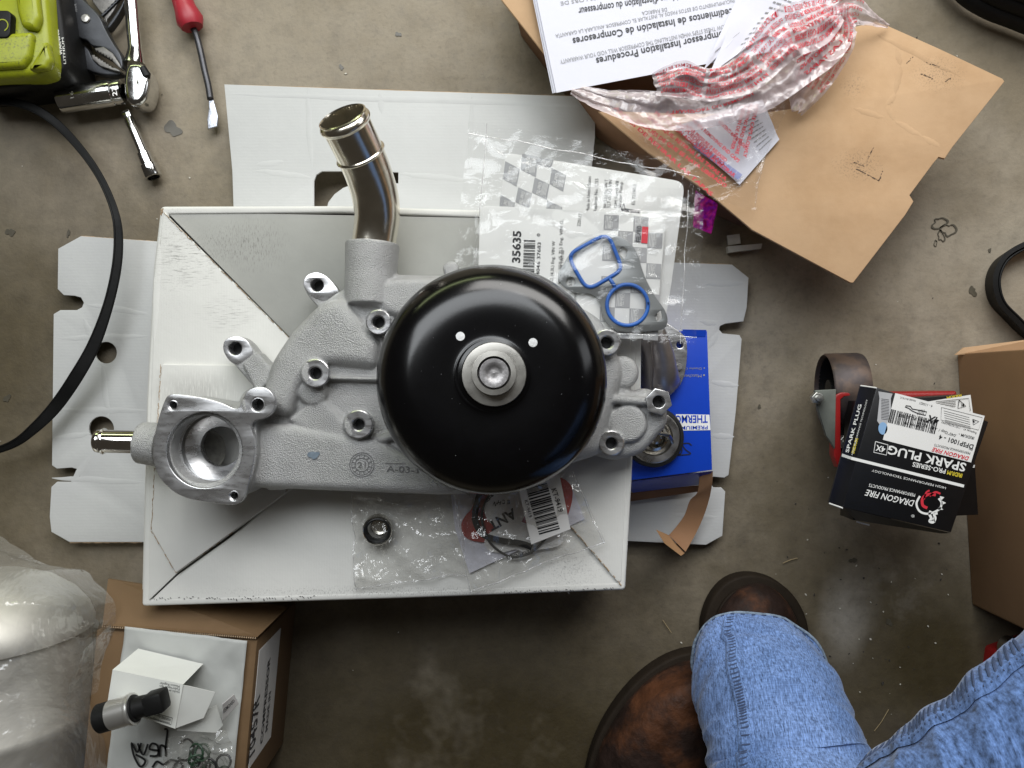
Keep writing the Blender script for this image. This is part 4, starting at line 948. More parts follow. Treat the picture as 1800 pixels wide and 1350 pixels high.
# ================================================================== TOOLS, UPPER LEFT
m_yel = mat('lime_plastic', (.31, .345, .012), .4, var=.12, vs=30, bump=.15, bs=200, scuffs_and_shade=[(40, 90, .07, 90, 90, 60, 60, .7, 8)])
m_blk = mat('black_plastic', (.007, .007, .007), .5, var=.2, bump=.3, bs=400, spec=.25)
bt = thing('battery_charger', 'lime green and black cordless tool battery at the upper left corner', 'battery', P(30, 60, 0))
g = G(); g.prism([rc([(-80, -60), (95, -60), (108, 20), (119, 105), (112, 128), (85, 142), (20, 152), (-80, 156)], 12)], .060, .058, .006); g.build('black_base', m_blk, bt)
g = G(); g.prism([rc([(-80, -60), (76, -60), (84, 40), (90, 108), (82, 124), (60, 132), (-80, 140)], 9)], .078, .03, .007); g.build('lime_cover', m_yel, bt)
g = G(); g.prism([rc([(-80, 64), (52, 54), (56, 60), (50, 100), (38, 116), (-80, 124)], 6)], .085, .012, .005); g.build('lime_ridge', m_yel, bt)
g = G(); g.prism([rc([(58, 104), (80, 70), (88, 104), (80, 120), (48, 122)], 5)], .088, .012, .004); g.build('lime_foot', m_yel, bt)
g = G(); g.prism([rc([(20, -40), (60, -40), (68, 30), (60, 50), (36, 46), (28, 20)], 6)], .087, .012, .005); g.build('lime_grip', m_yel, bt)
g = G(); g.prism([rc([(-60, 18), (14, 18), (19, 24), (17, 60), (12, 66), (-60, 68)], 4)], .0865, .012, .001); g.build('black_badge', m_blk, bt)
g = G(); line(g, arc(4, 44, 10, 200, -60, 14)+[(8, 54)], 2, .0868); g.build('badge_mark', m_yel, bt)
g = G(); z = .0605; T(g, 'WARNING', (110, 96), (103, 52), 5, z, bold=.03); T(g, 'LITHIUM', (116, 112), (112, 66), 4, z); g.build('white_print', m_white_print, bt, smooth=0)
m_gun = mat('gunmetal', (.06, .062, .068), .42, metal=.75, var=.15, vs=60, bump=.2, bs=400)
m_jaw = mat('worn_jaw', (.20, .19, .18), .45, metal=.8, var=.3, vs=90, bump=.4, bs=400)
pl = thing('locking_pliers', 'dark grey curved jaw locking pliers between the lime battery and the ratchet', 'pliers', P(160, 60, 0))
g = G(); g.prism([chaikin([(104, -40), (108, 10), (116, 36), (128, 58), (142, 68), (152, 70), (160, 80), (168, 82), (182, 84), (196, 94), (208, 110), (214, 122), (216, 112), (212, 95), (200, 78), (184, 50), (176, 30), (160, 12), (142, -4), (130, -40)], 2)], .030, .012, .0015); g.build('upper_jaw', m_gun, pl)
g = G(); g.prism([chaikin([(112, 40), (118, 86), (126, 104), (150, 122), (180, 132), (208, 132), (214, 126), (196, 122), (176, 116), (162, 102), (158, 92), (154, 84), (140, 74), (124, 62), (118, 40)], 2)], .022, .012, .0015); g.build('lower_jaw', m_gun, pl)
def teeth(a, b, n, out, z):
    pts = []; A, B = Vector(a), Vector(b); nn = Vector((-(B-A).y, (B-A).x)).normalized()*out
    for i in range(n+1):
        p = A.lerp(B, i/n); pts.append(tuple(p)); 
        if i < n: q = A.lerp(B, (i+.5)/n)+nn; pts.append(tuple(q))
    return pts
g = G(); g.prism([[(166, 84), (182, 82), (198, 94), (210, 112), (214, 121), (208, 118)]+teeth((198, 108), (168, 90), 6, 3, 0)], .031, .010, .0008); g.build('jaw_insert', m_jaw, pl)
g = G(); g.prism([[(160, 96), (162, 104), (176, 116), (200, 124), (213, 126), (206, 120)]+teeth((200, 118), (166, 96), 7, -2.5, 0)], .027, .010, .0008); g.build('jaw_insert', m_jaw, pl)
g = G(); g.lathe([(8*K(.03), -.002), (8*K(.03), .001), (6.5*K(.03), .002), (0, .0022)], P(151, 33, .030), n=28); g.build('pivot_rivet', m_steel, pl)
g = G(); T(g, 'CRESCENT', (126, 42), (124, 4), 6, .0302, bold=.02); line(g, arc(130, 46, 5, 0, 300, 14), 1.2, .030); T(g, '10WR', (136, 20), (134, 6), 3.5, .030); g.build('white_print', m_grey_print, pl, smooth=0)
p2 = thing('pliers', 'worn steel plier handle passing under the ratchet handle at the top', 'pliers', P(195, 20, 0))
g = G(); g.prism([chaikin([(152, -40), (160, 0), (172, 16), (182, 28), (190, 50), (186, 36), (196, 26), (206, 8), (216, -10), (216, -40)], 1)], .014, .009, .001); g.build('handle', m_jaw, p2)
g = G(); g.prism([chaikin([(184, 50), (200, 28), (212, 10), (219, -6), (219, 6), (205, 32), (190, 52)], 1)], .018, .010, .001); g.build('handle', m_gun, p2)
g = G()
for i in range(5): g.prism([[(176+i*6, 26-i*6), (186+i*6, 18-i*6), (188+i*6, 21-i*6), (179+i*6, 29-i*6)]], .0165, .004, .0005)
g.build('thread', m_gun, p2, kind='stuff')
m_chr = mat('chrome_tool', (.68, .68, .67), .14, metal=1, var=.15, vs=60, rvar=.08, bump=.1, bs=150, bd=.0005)
rt = thing('ratchet', 'chrome ratchet wrench with the large socket on it, handle leaving the top edge', 'ratchet', P(238, 90, 0))
q = [P(x, y, .022) for x, y in spline([(224, -60), (230, 0), (234, 50), (237, 85), (236, 112)], 6)]
g = G(); g.tube(q, [11.5*K(.02)]*18+[(11.5+i*1.2)*K(.02) for i in range(len(q)-18)], 28, ell=.8); g.build('handle', m_chr, rt, smooth=60)
g = G(); g.prism([rc([(217, 122), (224, 108), (245, 108), (256, 118), (262, 140), (256, 172), (246, 184), (226, 184), (216, 168), (215, 140)], 12)], .036, .030, .006, br=4); g.build('head', m_chr, rt, smooth=60)
g = G(); g.lathe([(.016, 0), (.016, .004), (.013, .0055), (.008, .0055), (.007, .0075), (0, .008)], P(256, 155, .020), (1, .08, .25), 40); g.build('gear_cap', m_chr, rt, smooth=40)
g = G(); g.tube([P(250, 118, .036), P(258, 132, .034), P(260, 142, .030)], [.0035, .0045, .002], 10); g.build('reverse_lever', m_blk, rt)
sk = thing('socket', 'large deep chrome socket fitted sideways on the ratchet head', 'socket', P(160, 170, 0))
g = G(); r0_ = 22.5*K(.022); a = P(218, 161, .0225); dd = (P(108, 176, .0225)-a); LL = dd.length; dd.normalize()
g.lathe([(r0_*.6, -.001), (r0_*.93, 0), (r0_*.95, .002), (r0_*.95, .0085), (r0_*.91, .009), (r0_*.91, .010), (r0_*.97, .0107), (r0_, .013), (r0_*1.02, LL-.002), (r0_*.98, LL), (r0_*.84, LL), (r0_*.82, LL-.001), (r0_*.8, LL-.02), (0, LL-.02)], a, dd, 56); g.build('barrel', m_chr, sk, smooth=35)
g = G(); T(g, '27', (206, 168), (204, 152), 8, .0455, bold=.02); T(g, '16', (130, 172), (128, 160), 6, .0455); g.build('engraving', m_steel, sk, smooth=0)
ex = thing('socket_extension', 'slim chrome extension bar with small socket, lying below the ratchet', 'extension bar', P(240, 250, 0))
a, b = P(222, 196, .012), P(270, 312, .012); d = (b-a).normalized(); LL = (b-a).length
r1 = 9*K(.012); r2 = 15*K(.012)
g = G(); g.lathe([(0, .007), (r1*.9, .008), (r1, .010), (r1, LL*.62), (r1*.8, LL*.625), (r1*.85, LL*.64)], a, d, 32); g.build('bar', m_chr, ex, smooth=40)
g = G(); w_ = Vector((-d.y, d.x, 0))*r1*.75; h_ = Vector((0, 0, r1*.7)); g.slab([a-w_+h_, a+w_+h_, a+w_+h_+d*.009, a-w_+h_+d*.009], (0, 0, -r1*1.4)); g.build('square_drive', m_chr, ex, bevel=.0008)
g = G(); g.lathe([(r1, LL*.63), (r2*.82, LL*.64), (r2*.84, LL*.8), (r2, LL*.82), (r2, LL*.985), (r2*.93, LL), (r2*.72, LL), (r2*.70, LL-.012), (0, LL-.012)], a, d, 40); g.build('small_socket', m_chr, ex, smooth=40)
sd = thing('screwdriver', 'flat blade screwdriver with red handle and dark bent shank', 'screwdriver', P(350, 100, 0))
g = G(); hq = [P(x, y, .016) for x, y in ((300, -60), (315, -14), (326, 16), (334, 36), (338, 48))]; g.tube(hq, [.0105, .0105, .0118, .0148, .0115], 10); g.build('handle', mat('red_handle', (.36, .02, .035), .42, var=.12, bump=.2, bs=200), sd, smooth=50)
m_shank = mat('dark_steel_shank', (.07, .07, .075), .4, metal=.8, var=.3, vs=50)
g = G(); g.tube([P(x, y, .012) for x, y in spline([(338, 46), (345, 62), (352, 88), (360, 125), (366, 150), (370, 175)], 5)], .0035, 14); g.build('shank', m_shank, sd, smooth=180)
g = G(); g.prism([[(366, 172), (374, 172), (378, 186), (383, 204), (382, 222), (365, 227), (364, 210), (367, 190)]], .012, .0025, .0007); g.build('blade_tip', mat('bare_steel_tip', (.5, .52, .58), .35, metal=.9, var=.4, vs=200, bump=.4, bs=400), sd)

# ================================================================== CASTER DOLLY WITH SPARK PLUG BOXES, RIGHT
m_rust = mat('rusty_brown_steel', (.10, .068, .052), .5, metal=.5, var=.35, vs=40, col2=(.05, .04, .04), c2s=30, c2t=(.4, .6), bump=.3, bs=200)
m_redp = mat('red_painted_steel', (.27, .010, .010), .38, var=.15, vs=30, bump=.1, bs=100)
m_zinc = mat('zinc_bolt', (.5, .5, .47), .3, metal=.9, var=.2, vs=90)
dl = thing('creeper_dolly', 'red steel dolly frame with a dark rusty caster wheel beside the spark plug boxes', 'dolly', P(1500, 700, 0))
wd = Vector((1, .02, .12)).normalized(); wc = P(1452, 688, .058)
rw = 66*K(.05)
g = G(); g.lathe([(rw*.96, -.002), (rw, 0), (rw*1.0, .030), (rw*.97, .034), (rw*.9, .034), (rw*.9, .002)], wc, wd, 56, close=True)
wh = g.build('caster_wheel', m_rust, dl, smooth=40)
g = G(); g.lathe([(rw*.9, .002), (rw*.88, .02), (.012, .022), (.012, .002), (0, .001)], wc, wd, 48); g.build('wheel_web', m_blk, wh)
g = G(); g.slab([P(1432, 686, .100), P(1470, 684, .103), P(1468, 790, .100), P(1452, 765, .094), P(1436, 715, .098)], (0, 0, -.004)); g.build('fork_plate', mat('grey_zinc_plate', (.16, .17, .15), .5, metal=.6, var=.2), dl, bevel=.0008)
g = G(); g.prism([[(1470, 694), (1478, 690), (1520, 688), (1520, 694), (1484, 697), (1478, 702), (1478, 770), (1479, 800), (1483, 818), (1474, 822), (1466, 800), (1468, 700)]], .098, .012, .001); g.build('bracket', m_redp, dl)
g = G(); g.prism([[(1474, 696), (1525, 690), (1540, 830), (1478, 815)]], .075, .004, .001); g.build('bracket_plate', m_blk, dl)
g = G(); g.prism([rc([(1500, 690), (1684, 687), (1684, 745), (1505, 745)], 4)], .085, .05, .004); g.build('frame_rail', m_redp, dl)
def nut(x, y, z, r):
    g = G(); g.prism([[(x+r*cos(radians(60*k+12)), y+r*sin(radians(60*k+12))) for k in range(6)]], z, .007, .0008)
    b = g.build('nut', m_zinc, dl); g = G(); g.lathe([(r*.5*K(z), 0), (r*.5*K(z), .004), (0, .0045)], P(x, y, z), n=20); g.build('bolt_end', m_zinc, b)
nut(1438, 700, .108, 11); nut(1486, 727, .084, 13); nut(1488, 778, .084, 13)
g = G(); g.lathe([(.006, 0), (.006, .02)], P(1500, 722, .068), (1, 0, 0), 20); g.build('black_washer', m_blk, dl)
m_spk = mat('black_carton_print', (.006, .006, .007), .38, var=.2, vs=60, bump=.1, bs=90)
SZ = .165
# rear box
s2 = thing('spark_plug_box', 'rear black spark plug box mostly hidden under the front one, its white label peeking out', 'box', P(1640, 800, .09))
g = G(); g.slab([P(1510, 705, SZ-.045), P(1706, 694, SZ-.045), P(1720, 905, SZ-.045), P(1500, 915, SZ-.045)], (0, 0, -.03)); g.build('carton', m_spk, s2, bevel=.0006)
g = G(); g.prism([[(1630, 706), (1706, 694), (1710, 725), (1708, 800), (1635, 800)]], SZ-.0445, .0003); g.build('label', m_label, s2)
g = G(); zz_ = SZ-.0440
line(g, [(1686, 703), (1698, 714), (1684, 718), (1686, 703)], 1.3, zz_); line(g, [(1645, 706), (1703, 700), (1706, 722)], .8, zz_); T(g, '!', (1690, 709), (1690.5, 715), 5, zz_)
for k in range(4): line(g, [(1646, 709+k*3), (1680, 705+k*3)], .8, zz_)
g.build('print', m_black, s2, kind='stuff'); g = G(); T(g, 'IRIDIUM', (1690, 693), (1664, 697), 4, SZ-.0449, lift=.0006, bold=.02); g.build('yellow_print', m_yellow_print, s2, smooth=0)
g = G(); quadpx(g, [(1703, 818), (1714, 817), (1713, 822), (1704, 823)], zz_-.0006); g.build('white_stripe', m_white_print, s2)
# front box
s1 = thing('spark_plug_box', 'front black spark plug box with white part label and horned head emblem on the dolly', 'box', P(1600, 800, .12))
tl, tr, br_, bl = (1541, 681), (1742, 742), (1672, 936), (1482, 892)
top_ = [P(*tl, SZ), P(1738, 741, SZ), P(*br_, SZ), P(*bl, SZ)]
g = G(); g.slab(top_, Vector((-.001, 0, -.032))); g.build('carton', m_spk, s1, bevel=.0007)
g = G(); g.slab([P(1541, 681, SZ-.0006), P(1482, 892, SZ-.0006), P(1458, 884, SZ-.014), P(1513, 678, SZ-.014)], (0, 0, -.002)); g.build('side_panel', m_spk, s1)
g = G(); 
for a, b in (((1458, 885, SZ-.0135), (1481, 893, SZ)), ((1513, 678, SZ-.0135), (1541, 682, SZ)), ((1506, 917, SZ-.036), (1528, 923, SZ-.036))):
    g.tube([P(*a), P(*b)], .0007, 6)
g.build('raw_card_edge', m_label, s1, kind='stuff')
ex_ = (P(1738, 741, SZ)-P(*tl, SZ)); 
g = G(); quadpx(g, [(1497, 803), (1695, 852), (1694, 857), (1496, 808)], SZ)
g.add([P(1479, 797, SZ-.0135)+Vector((0, 0, .0016)), P(1497, 803, SZ)+Vector((0, 0, .0004)), P(1496, 808, SZ)+Vector((0, 0, .0004)), P(1478, 802, SZ-.0135)+Vector((0, 0, .0016))], [(0, 1, 2, 3)])
g.build('white_stripe', m_white_print, s1)
g = G()
T(g, 'SPARK PLUG', (1699, 815), (1563, 783), 15, SZ, bold=.02)
T(g, 'PRO-SERIES', (1663, 825), (1605, 812), 8, SZ, bold=.015)
T(g, 'HIGH PERFORMANCE TECHNOLOGY', (1663, 856), (1533, 825), 4, SZ)
T(g, 'DRAGON FIRE', (1608, 880), (1522, 860), 11, SZ, bold=.01, shear=.25)
T(g, 'PERFORMANCE PRODUCTS', (1609, 868), (1528, 850), 5.5, SZ, bold=.005)
line(g, [(1539, 776), (1561, 782), (1558, 800), (1536, 795), (1539, 776)], 1.2, SZ); T(g, '4X', (1557, 786), (1541, 782), 10, SZ, bold=.02)
T(g, '®', (1608, 905), (1602, 904), 5, SZ)
def sd_(a, b, h, s_, bold=.015):
    A = P(*a, SZ-.0135); B = P(*b, SZ-.0135); o = A+Vector((0, 0, .0022)); X = B-A; n = (P(1541, 681, SZ)-P(1513, 678, SZ-.014)); n = n/n.length*h*K(SZ)
    T3(g, s_, o-n*.0, X, -n*-1 if 0 else n*-1*-1, bold)
A0 = (1486, 795); 
def side_text(gg, s_, q0, q1, off, h, bold=.015):
    A = P(*q0, SZ-.0135); B = P(*q1, SZ-.0135); n = (P(1541, 681, SZ)-P(1513, 678, SZ-.014)).normalized()
    o = A+n*off*K(SZ)+Vector((0, 0, .0012)); T3(gg, s_, o, B-A, -n*h*K(SZ), bold)
side_text(g, 'SPARK PLUG', (1482, 794), (1505, 710), 10, 6.5, .02); side_text(g, 'HIGH PERFORMANCE TECHNOLOGY', (1480, 796), (1506, 700), 21, 3, 0)
side_text(g, '®', (1510, 702), (1513, 692), 12, 7)
# curling horned animal head emblem
line(g, spline([(1617, 872), (1611, 885), (1616, 898), (1628, 903), (1640, 901), (1652, 894), (1655, 884), (1650, 876)], 6), 3.6, SZ)
line(g, spline([(1636, 898), (1634, 904), (1637, 911), (1634, 916), (1640, 918), (1644, 911), (1642, 904), (1648, 902)], 4), 4.5, SZ)
for a, b, c in (((1652, 872), (1660, 874), (1654, 880)), ((1655, 880), (1663, 884), (1655, 888)), ((1652, 890), (1658, 896), (1648, 896)), ((1642, 908), (1644, 919), (1638, 912))): quadpx(g, [a, b, c], SZ)
g.build('white_print', m_white_print, s1, smooth=0)
g = G()
line(g, spline([(1630, 893), (1622, 888), (1622, 876), (1632, 869), (1645, 870)], 6), 5, SZ); line(g, spline([(1624, 878), (1628, 866), (1634, 862)], 4), 3, SZ); line(g, spline([(1634, 872), (1644, 865), (1653, 868)], 4), 3.5, SZ)
g.build('red_emblem', m_red_print, s1)
g = G(); T(g, 'IRIDIUM', (1692, 833), (1666, 827), 7, SZ, bold=.02); side_text(g, 'IRIDIUM', (1484, 794), (1491, 768), 19, 5.5, .03); g.build('yellow_print', m_yellow_print, s1, smooth=0)
# printed spark plug picture
g = G(); quadpx(g, [(1544, 688), (1569, 692), (1566, 700), (1566, 738), (1560, 752), (1549, 750), (1542, 740), (1546, 700)], SZ, .0003); g.build('plug_picture', mat('printed_metal_grey', (.45, .45, .46), .4), s1)
g = G()
for k in range(14): line(g, [(1549, 701+k*2.7), (1563, 703+k*2.7)], .8, SZ, .0005)
g.build('plug_thread_print', m_dark_print, s1, kind='stuff')
g = G(); g.add([P(x, y, SZ+.0006) for x, y in arc(1552, 753, 8, n=20, ry=11)], [tuple(range(20))]); g.build('plug_tip_print', mat('pale_blue_print', (.25, .42, .65), .4), s1)
g = G(); SL = SZ+.0006; g.prism([[(1574, 691), (1731, 731), (1707, 813), (1552, 773)]], SL, .0003); g.build('part_label', m_label, s1)
g = G()
bars(g, (1636, 761), (1558, 742), 27, SL+.0001, 34, 12) if 0 else bars(g, (1643, 763), (1560, 742), -24, SL, 34, 12)
T(g, '4X', (1652, 735), (1631, 729), 13, SL, bold=.03, shear=.2); T(g, '4 - 110421', (1640, 712), (1617, 706), 4.5, SL, shear=.2); T(g, 'MADE IN P.R.C.', (1610, 703), (1582, 697), 3, SL)
T(g, 'SPARK PLUG SET', (1634, 739), (1580, 727), 5, SL, bold=.01); T(g, '025093001394', (1624, 749), (1590, 741), 4, SL)
T(g, '.040"Gap / .689" Reach', (1682, 764), (1614, 741), 5, SL); T(g, 'IRIDIUM -', (1713, 768), (1686, 761), 5, SL, bold=.01)
T(g, 'DFSP1001 - 4', (1712, 782), (1652, 764), 8, SL, bold=.02); T(g, 'PN:', (1710, 789), (1703, 787), 3.5, SL); T(g, 'PERFORMANCE PRODUCTS', (1706, 795), (1643, 780), 4, SL)
T(g, 'Replaces 41 - 110/162/962/993', (1717, 760), (1656, 740), 3.5, SL)
line(g, [(1592, 713), (1600, 714), (1604, 719), (1616, 721), (1629, 724), (1627, 730), (1614, 727), (1603, 722), (1598, 718), (1591, 715)], 1.6, SL)
for k in range(5): line(g, [(1615+k*2.5, 720), (1613+k*2.5, 729)], .8, SL)
line(g, [(1710, 737), (1721, 741), (1711, 747), (1710, 737)], 1.2, SL); T(g, '!', (1714, 744), (1714.4, 739), 4, SL)
for k in range(6): line(g, [(1659+k*.5, 722+k*4), (1704+k*.5, 734+k*4)], .6, SL)
line(g, [(1655, 716), (1727, 734), (1720, 756), (1654, 738), (1655, 716)], .6, SL)
g.build('label_print', m_black, s1, smooth=0)
g = G(); T(g, 'DRAGON FIRE', (1704, 803), (1639, 786), 7, SL, bold=.02, shear=.25); g.build('red_label_print', m_red_print, s1, smooth=0)
g = G(); g.slab([P(1484, 893, SZ-.001), P(1672, 937, SZ-.001), P(1655, 938, SZ-.03), P(1506, 915, SZ-.03)], (0, 0, -.001)); g.build('end_panel', m_spk, s1)

# ================================================================== TALL KRAFT CARTON, RIGHT EDGE
tc_ = thing('tall_carton', 'tall plain brown cardboard carton cut by the right frame edge', 'carton', P(1850, 850, 0))
def gp(x, y, z):  # floor pixel lifted to z
    p = P(x, y, 0); p.z = z; return p
g = G(); TH = .27
g.slab([gp(1682, 622, TH), gp(2300, 600, TH), gp(2300, 1250, TH), gp(1708, 1062, TH)], (0, 0, -TH+.0)); g.build('carton_body', mat('kraft_carton_dull', (.30, .175, .085), .8, var=.08, vs=8, bump=.3, bs=40, bd=.001, col2=(.27, .155, .075), c2s=5), tc_, bevel=.002)
g = G(); g.slab([P(1679, 624, .012), P(1830, 618, .03), P(1830, 594, .035), P(1694, 611, .014)], (0, 0, -.002)); g.build('top_flap', m_kbox, tc_)
tr_ = thing('red_trolley', 'red and steel trolley corner behind the jeans at the right frame edge', 'trolley', P(1770, 1150, 0))
g = G(); g.prism([rc([(1752, 1146), (1850, 1112), (1850, 1260), (1746, 1190)], 6)], .02, .025, .003); g.build('red_frame', m_redp, tr_)
g = G(); g.lathe([(.012, 0), (.012, .02), (.008, .024), (0, .024)], P(1772, 1136, .02), n=28); g.build('steel_knob', m_steel, tr_)

# ================================================================== LOWER LEFT: CARTON, ENVELOPE, SMALL BOX, SENSOR
LZ = .13
m_kshaded = mat('kraft_carton_shaded', (.17, .102, .048), .82, var=.08, vs=10, bump=.3, bs=50, bd=.001, col2=(.14, .082, .036), c2s=7)  # kraft colour darkened to stand in for the shade on this carton
lc = thing('labelled_carton', 'brown cardboard carton with a white printed side label at the bottom left', 'carton', P(320, 1250, 0))
g = G(); g.slab([P(170, 1108, LZ), P(452, 1126, LZ), P(425, 1420, LZ), P(140, 1420, LZ)], (0, 0, -LZ)); g.build('carton_body', m_kshaded, lc, bevel=.001)
g = G(); g.slab([P(180, 1099, LZ+.004), P(452, 1120, LZ+.003), P(505, 1068, .085), P(190, 1018, .11)], (0, 0, -.003)); g.build('open_flap', m_kshaded, lc)
g = G(); A, B = P(180, 1101, LZ+.003), P(452, 1122, LZ+.002)
for i in range(70): g.tube([A.lerp(B, i/70), A.lerp(B, (i+.5)/70)], .0013, 4)
g.build('corrugated_edge', m_edge, lc, kind='stuff')
# label on the side wall (faces right)
a3 = P(452, 1126, LZ); b3 = P(425, 1420, LZ); ed = (b3-a3).normalized(); nrm = Vector((0, 0, 1)).cross(ed).normalized()
if nrm.x < 0: nrm = -nrm
def sw(s_, dz, lift=.0008): return a3+ed*s_+Vector((0, 0, -dz))+nrm*lift
g = G(); g.slab([sw(.012, .008), sw(.012, .075), sw(.125, .075), sw(.125, .008)], -nrm*.0005); g.build('side_label', m_label, lc)
g = G()
for s_, dz, st, ln, hh in (('T0457R', .020, .118, .06, .018), ('COMPRESSOR', .045, .116, .085, .008), ('MADE IN', .058, .11, .04, .007)):
    o = sw(st, dz, .0014); T3(g, s_, o, -ed*ln, Vector((0, 0, 1))*0+Vector((0, 0, -1))*-hh, .02)
g.build('side_lettering', m_dark_print, lc, smooth=0)
EZ = LZ+.004
en = thing('white_envelope', 'white envelope with a handwritten word in black marker lying on the bottom left carton', 'envelope', P(310, 1250, LZ))
cs = [P(220, 1101, EZ), P(435, 1126, EZ), P(404, 1420, EZ), P(180, 1420, EZ)]
g = G(); g.surf(lambda u, v: bil(cs, u, v)+Vector((0, 0, .002*noise.noise(Vector((u*4, v*5, 2)))+.0012*ridge(Vector((u, v, 0)), 5, 3))), 40, 50, thick=.0006); g.build('sheet', mat('envelope_paper', (.46, .47, .45), .7, var=.04, bump=.3, bs=60, bd=.001), en, smooth=180)
g = G(); z = EZ+.0026
def stk(o, pts, w=3.4): line(g, spline([(o[0]-x, o[1]-y) for x, y in pts], 5), w, z)
def stk2(x0, y0, pts): line(g, spline([(x0-x*1.4, y0-y*1.35) for x, y in pts], 5), 3.8, z)
stk2(318, 1326, [(2, 14), (-8, 20), (-16, 12), (-14, -2), (-4, -8), (4, -4)])
stk2(300, 1322, [(8, 30), (4, 28), (6, 10), (6, -6), (7, 6), (13, 8), (14, -6)])
stk2(277, 1322, [(-2, 2), (10, 4), (7, 11), (0, 8), (0, -4), (10, -5)])
stk2(260, 1320, [(0, 9), (6, -5), (13, 10)])
stk2(244, 1318, [(-3, 9), (2, -3), (9, 9), (6, -8), (-2, -22), (-8, -14), (4, -6)])
stk2(318, 1352, [(-14, 8), (0, 12), (10, 2), (4, -4), (-2, 6), (12, 12), (22, 6), (30, 10), (36, 2)])
g.build('marker_writing', m_black, en, kind='stuff')
bxm = mat('small_box_board', (.70, .71, .67), .55, var=.03)
wx = thing('small_white_box', 'small opened white box with printed warning lying on the envelope', 'box', P(280, 1220, EZ))
WZ = EZ+.045
g = G(); t4 = [P(198, 1177, WZ), P(322, 1203, WZ), P(308, 1281, WZ), P(188, 1240, WZ)]
b4 = [P(243, 1140, EZ+.004), P(357, 1167, EZ+.004), P(345, 1235, EZ+.002), P(225, 1200, EZ+.002)]
g.add(t4+b4, [(0, 1, 2, 3), (0, 4, 5, 1), (0, 3, 7, 4), (3, 2, 6, 7)]); g.build('box_body', bxm, wx, smooth=0)
g = G(); g.slab([P(320, 1204, WZ-.001), P(332, 1206, WZ-.002), P(378, 1217, WZ-.012), P(358, 1262, WZ-.014), P(309, 1280, WZ-.001)], (0, 0, -.0006)); g.build('end_flap', bxm, wx)
g = G(); g.slab([P(330, 1262, WZ-.016), P(380, 1240, WZ-.022), P(392, 1275, WZ-.03), P(380, 1288, WZ-.03), P(310, 1284, WZ-.012)], (0, 0, -.0006)); g.build('tuck_flap', bxm, wx)
g = G(); 
for s_, y in (('Mexico Regular', 1204), ('Fabrique en', 1209), ('Hecho en Mexico', 1214)): T(g, s_, (316, y+1), (281, y-5), 4, WZ)
T(g, 'WARNING: Reproductive Harm', (301, 1264), (256, 1249), 4.5, WZ, bold=.01); T(g, 'www.P65Warnings.ca.gov', (299, 1270), (258, 1258), 3.5, WZ)
line(g, [(303, 1262), (252, 1248), (251, 1258), (301, 1274), (303, 1262)], .9, WZ)
g.build('small_print', m_dark_print, wx, smooth=0)
sn = thing('sensor', 'black and silver cylindrical pressure sensor lying across the small white box', 'sensor', P(235, 1245, WZ))
a, b = P(172, 1264, WZ+.016), P(296, 1228, WZ+.016); d = (b-a).normalized(); LL = (b-a).length; k = K(WZ+.016)
g = G(); g.lathe([(0, 0), (22*k, 0), (25*k, .0015), (25*k, LL*.24), (22*k, LL*.26)], a, d, 40); g.build('black_cap', m_blk, sn)
g = G(); g.lathe([(25.6*k, LL*.19), (25.6*k, LL*.46), (27.5*k, LL*.465), (28*k, LL*.49), (27.5*k, LL*.515), (24*k, LL*.52), (20*k, LL*.50)], a, d, 48); g.build('silver_sleeve', mat('satin_aluminium', (.72, .71, .68), .32, metal=.85, var=.05), sn)
g = G(); g.lathe([(23*k, LL*.505), (23*k, LL*.54), (19*k, LL*.55), (17.5*k, LL*.75)], a, d, 40); g.build('black_neck', m_blk, sn)
w_ = Vector((-d.y, d.x, 0)); z_ = Vector((0, 0, 1))
g = G(); c5 = [a+d*LL*.68+w_*-17*k+z_*.009, a+d*LL*.70+w_*19*k+z_*.009, a+d*LL*.98+w_*19*k+z_*.009, a+d*LL*.96+w_*-18*k+z_*.009]; g.slab(c5, (0, 0, -.018)); g.build('connector', m_blk, sn, bevel=.003)
rtg = thing('paper_tag', 'curled white paper tag with tiny lettering beside the small white box', 'tag', P(405, 1240, EZ))
fn = sheetfn([(392, 1236, EZ+.03), (412, 1219, EZ+.012), (420, 1236, EZ+.004), (392, 1268, EZ+.02)], .002, 30, 4)
g = G(); g.surf(fn, 16, 16, thick=.0003); g.build('tag_sheet', m_label, rtg, smooth=180)
g = G(); TS(g, 'REMOVED', fn, (.1, .35), (.8, 0), (0, .25), .01, .0008); g.build('tag_print', m_dark_print, rtg, smooth=0)
m_wire = mat('green_black_wire', (.02, .045, .025), .35, var=.6, vs=300)
gw = thing('seal_bag', 'clear bag of small green rubber rings at the bottom frame edge', 'plastic bag', P(370, 1340, EZ))
rr = random.Random(11)
for i in range(13):
    g = G(); c5 = P(368+rr.uniform(-28, 26), 1345+rr.uniform(-26, 26), EZ+.012+rr.uniform(0, .012)); ax_ = Vector((rr.uniform(-.6, .6), rr.uniform(-.6, .6), 1)).normalized(); u_ = ax_.orthogonal().normalized(); v_ = ax_.cross(u_); R_ = rr.uniform(.005, .010)
    g.tube([c5+u_*cos(t*.3927)*R_+v_*sin(t*.3927)*R_ for t in range(18)], .0011, 6, cap=False); g.build('rubber_ring', m_wire if i % 3 else m_rub, gw, smooth=180)
fn = sheetfn([(300, 1290, EZ+.02), (400, 1285, EZ+.026), (430, 1400, EZ+.02), (280, 1400, EZ+.012)], .007, 40, 5, .002)
g = G(); g.surf(fn, 60, 60); g.build('film', m_filmthin, gw, smooth=180)
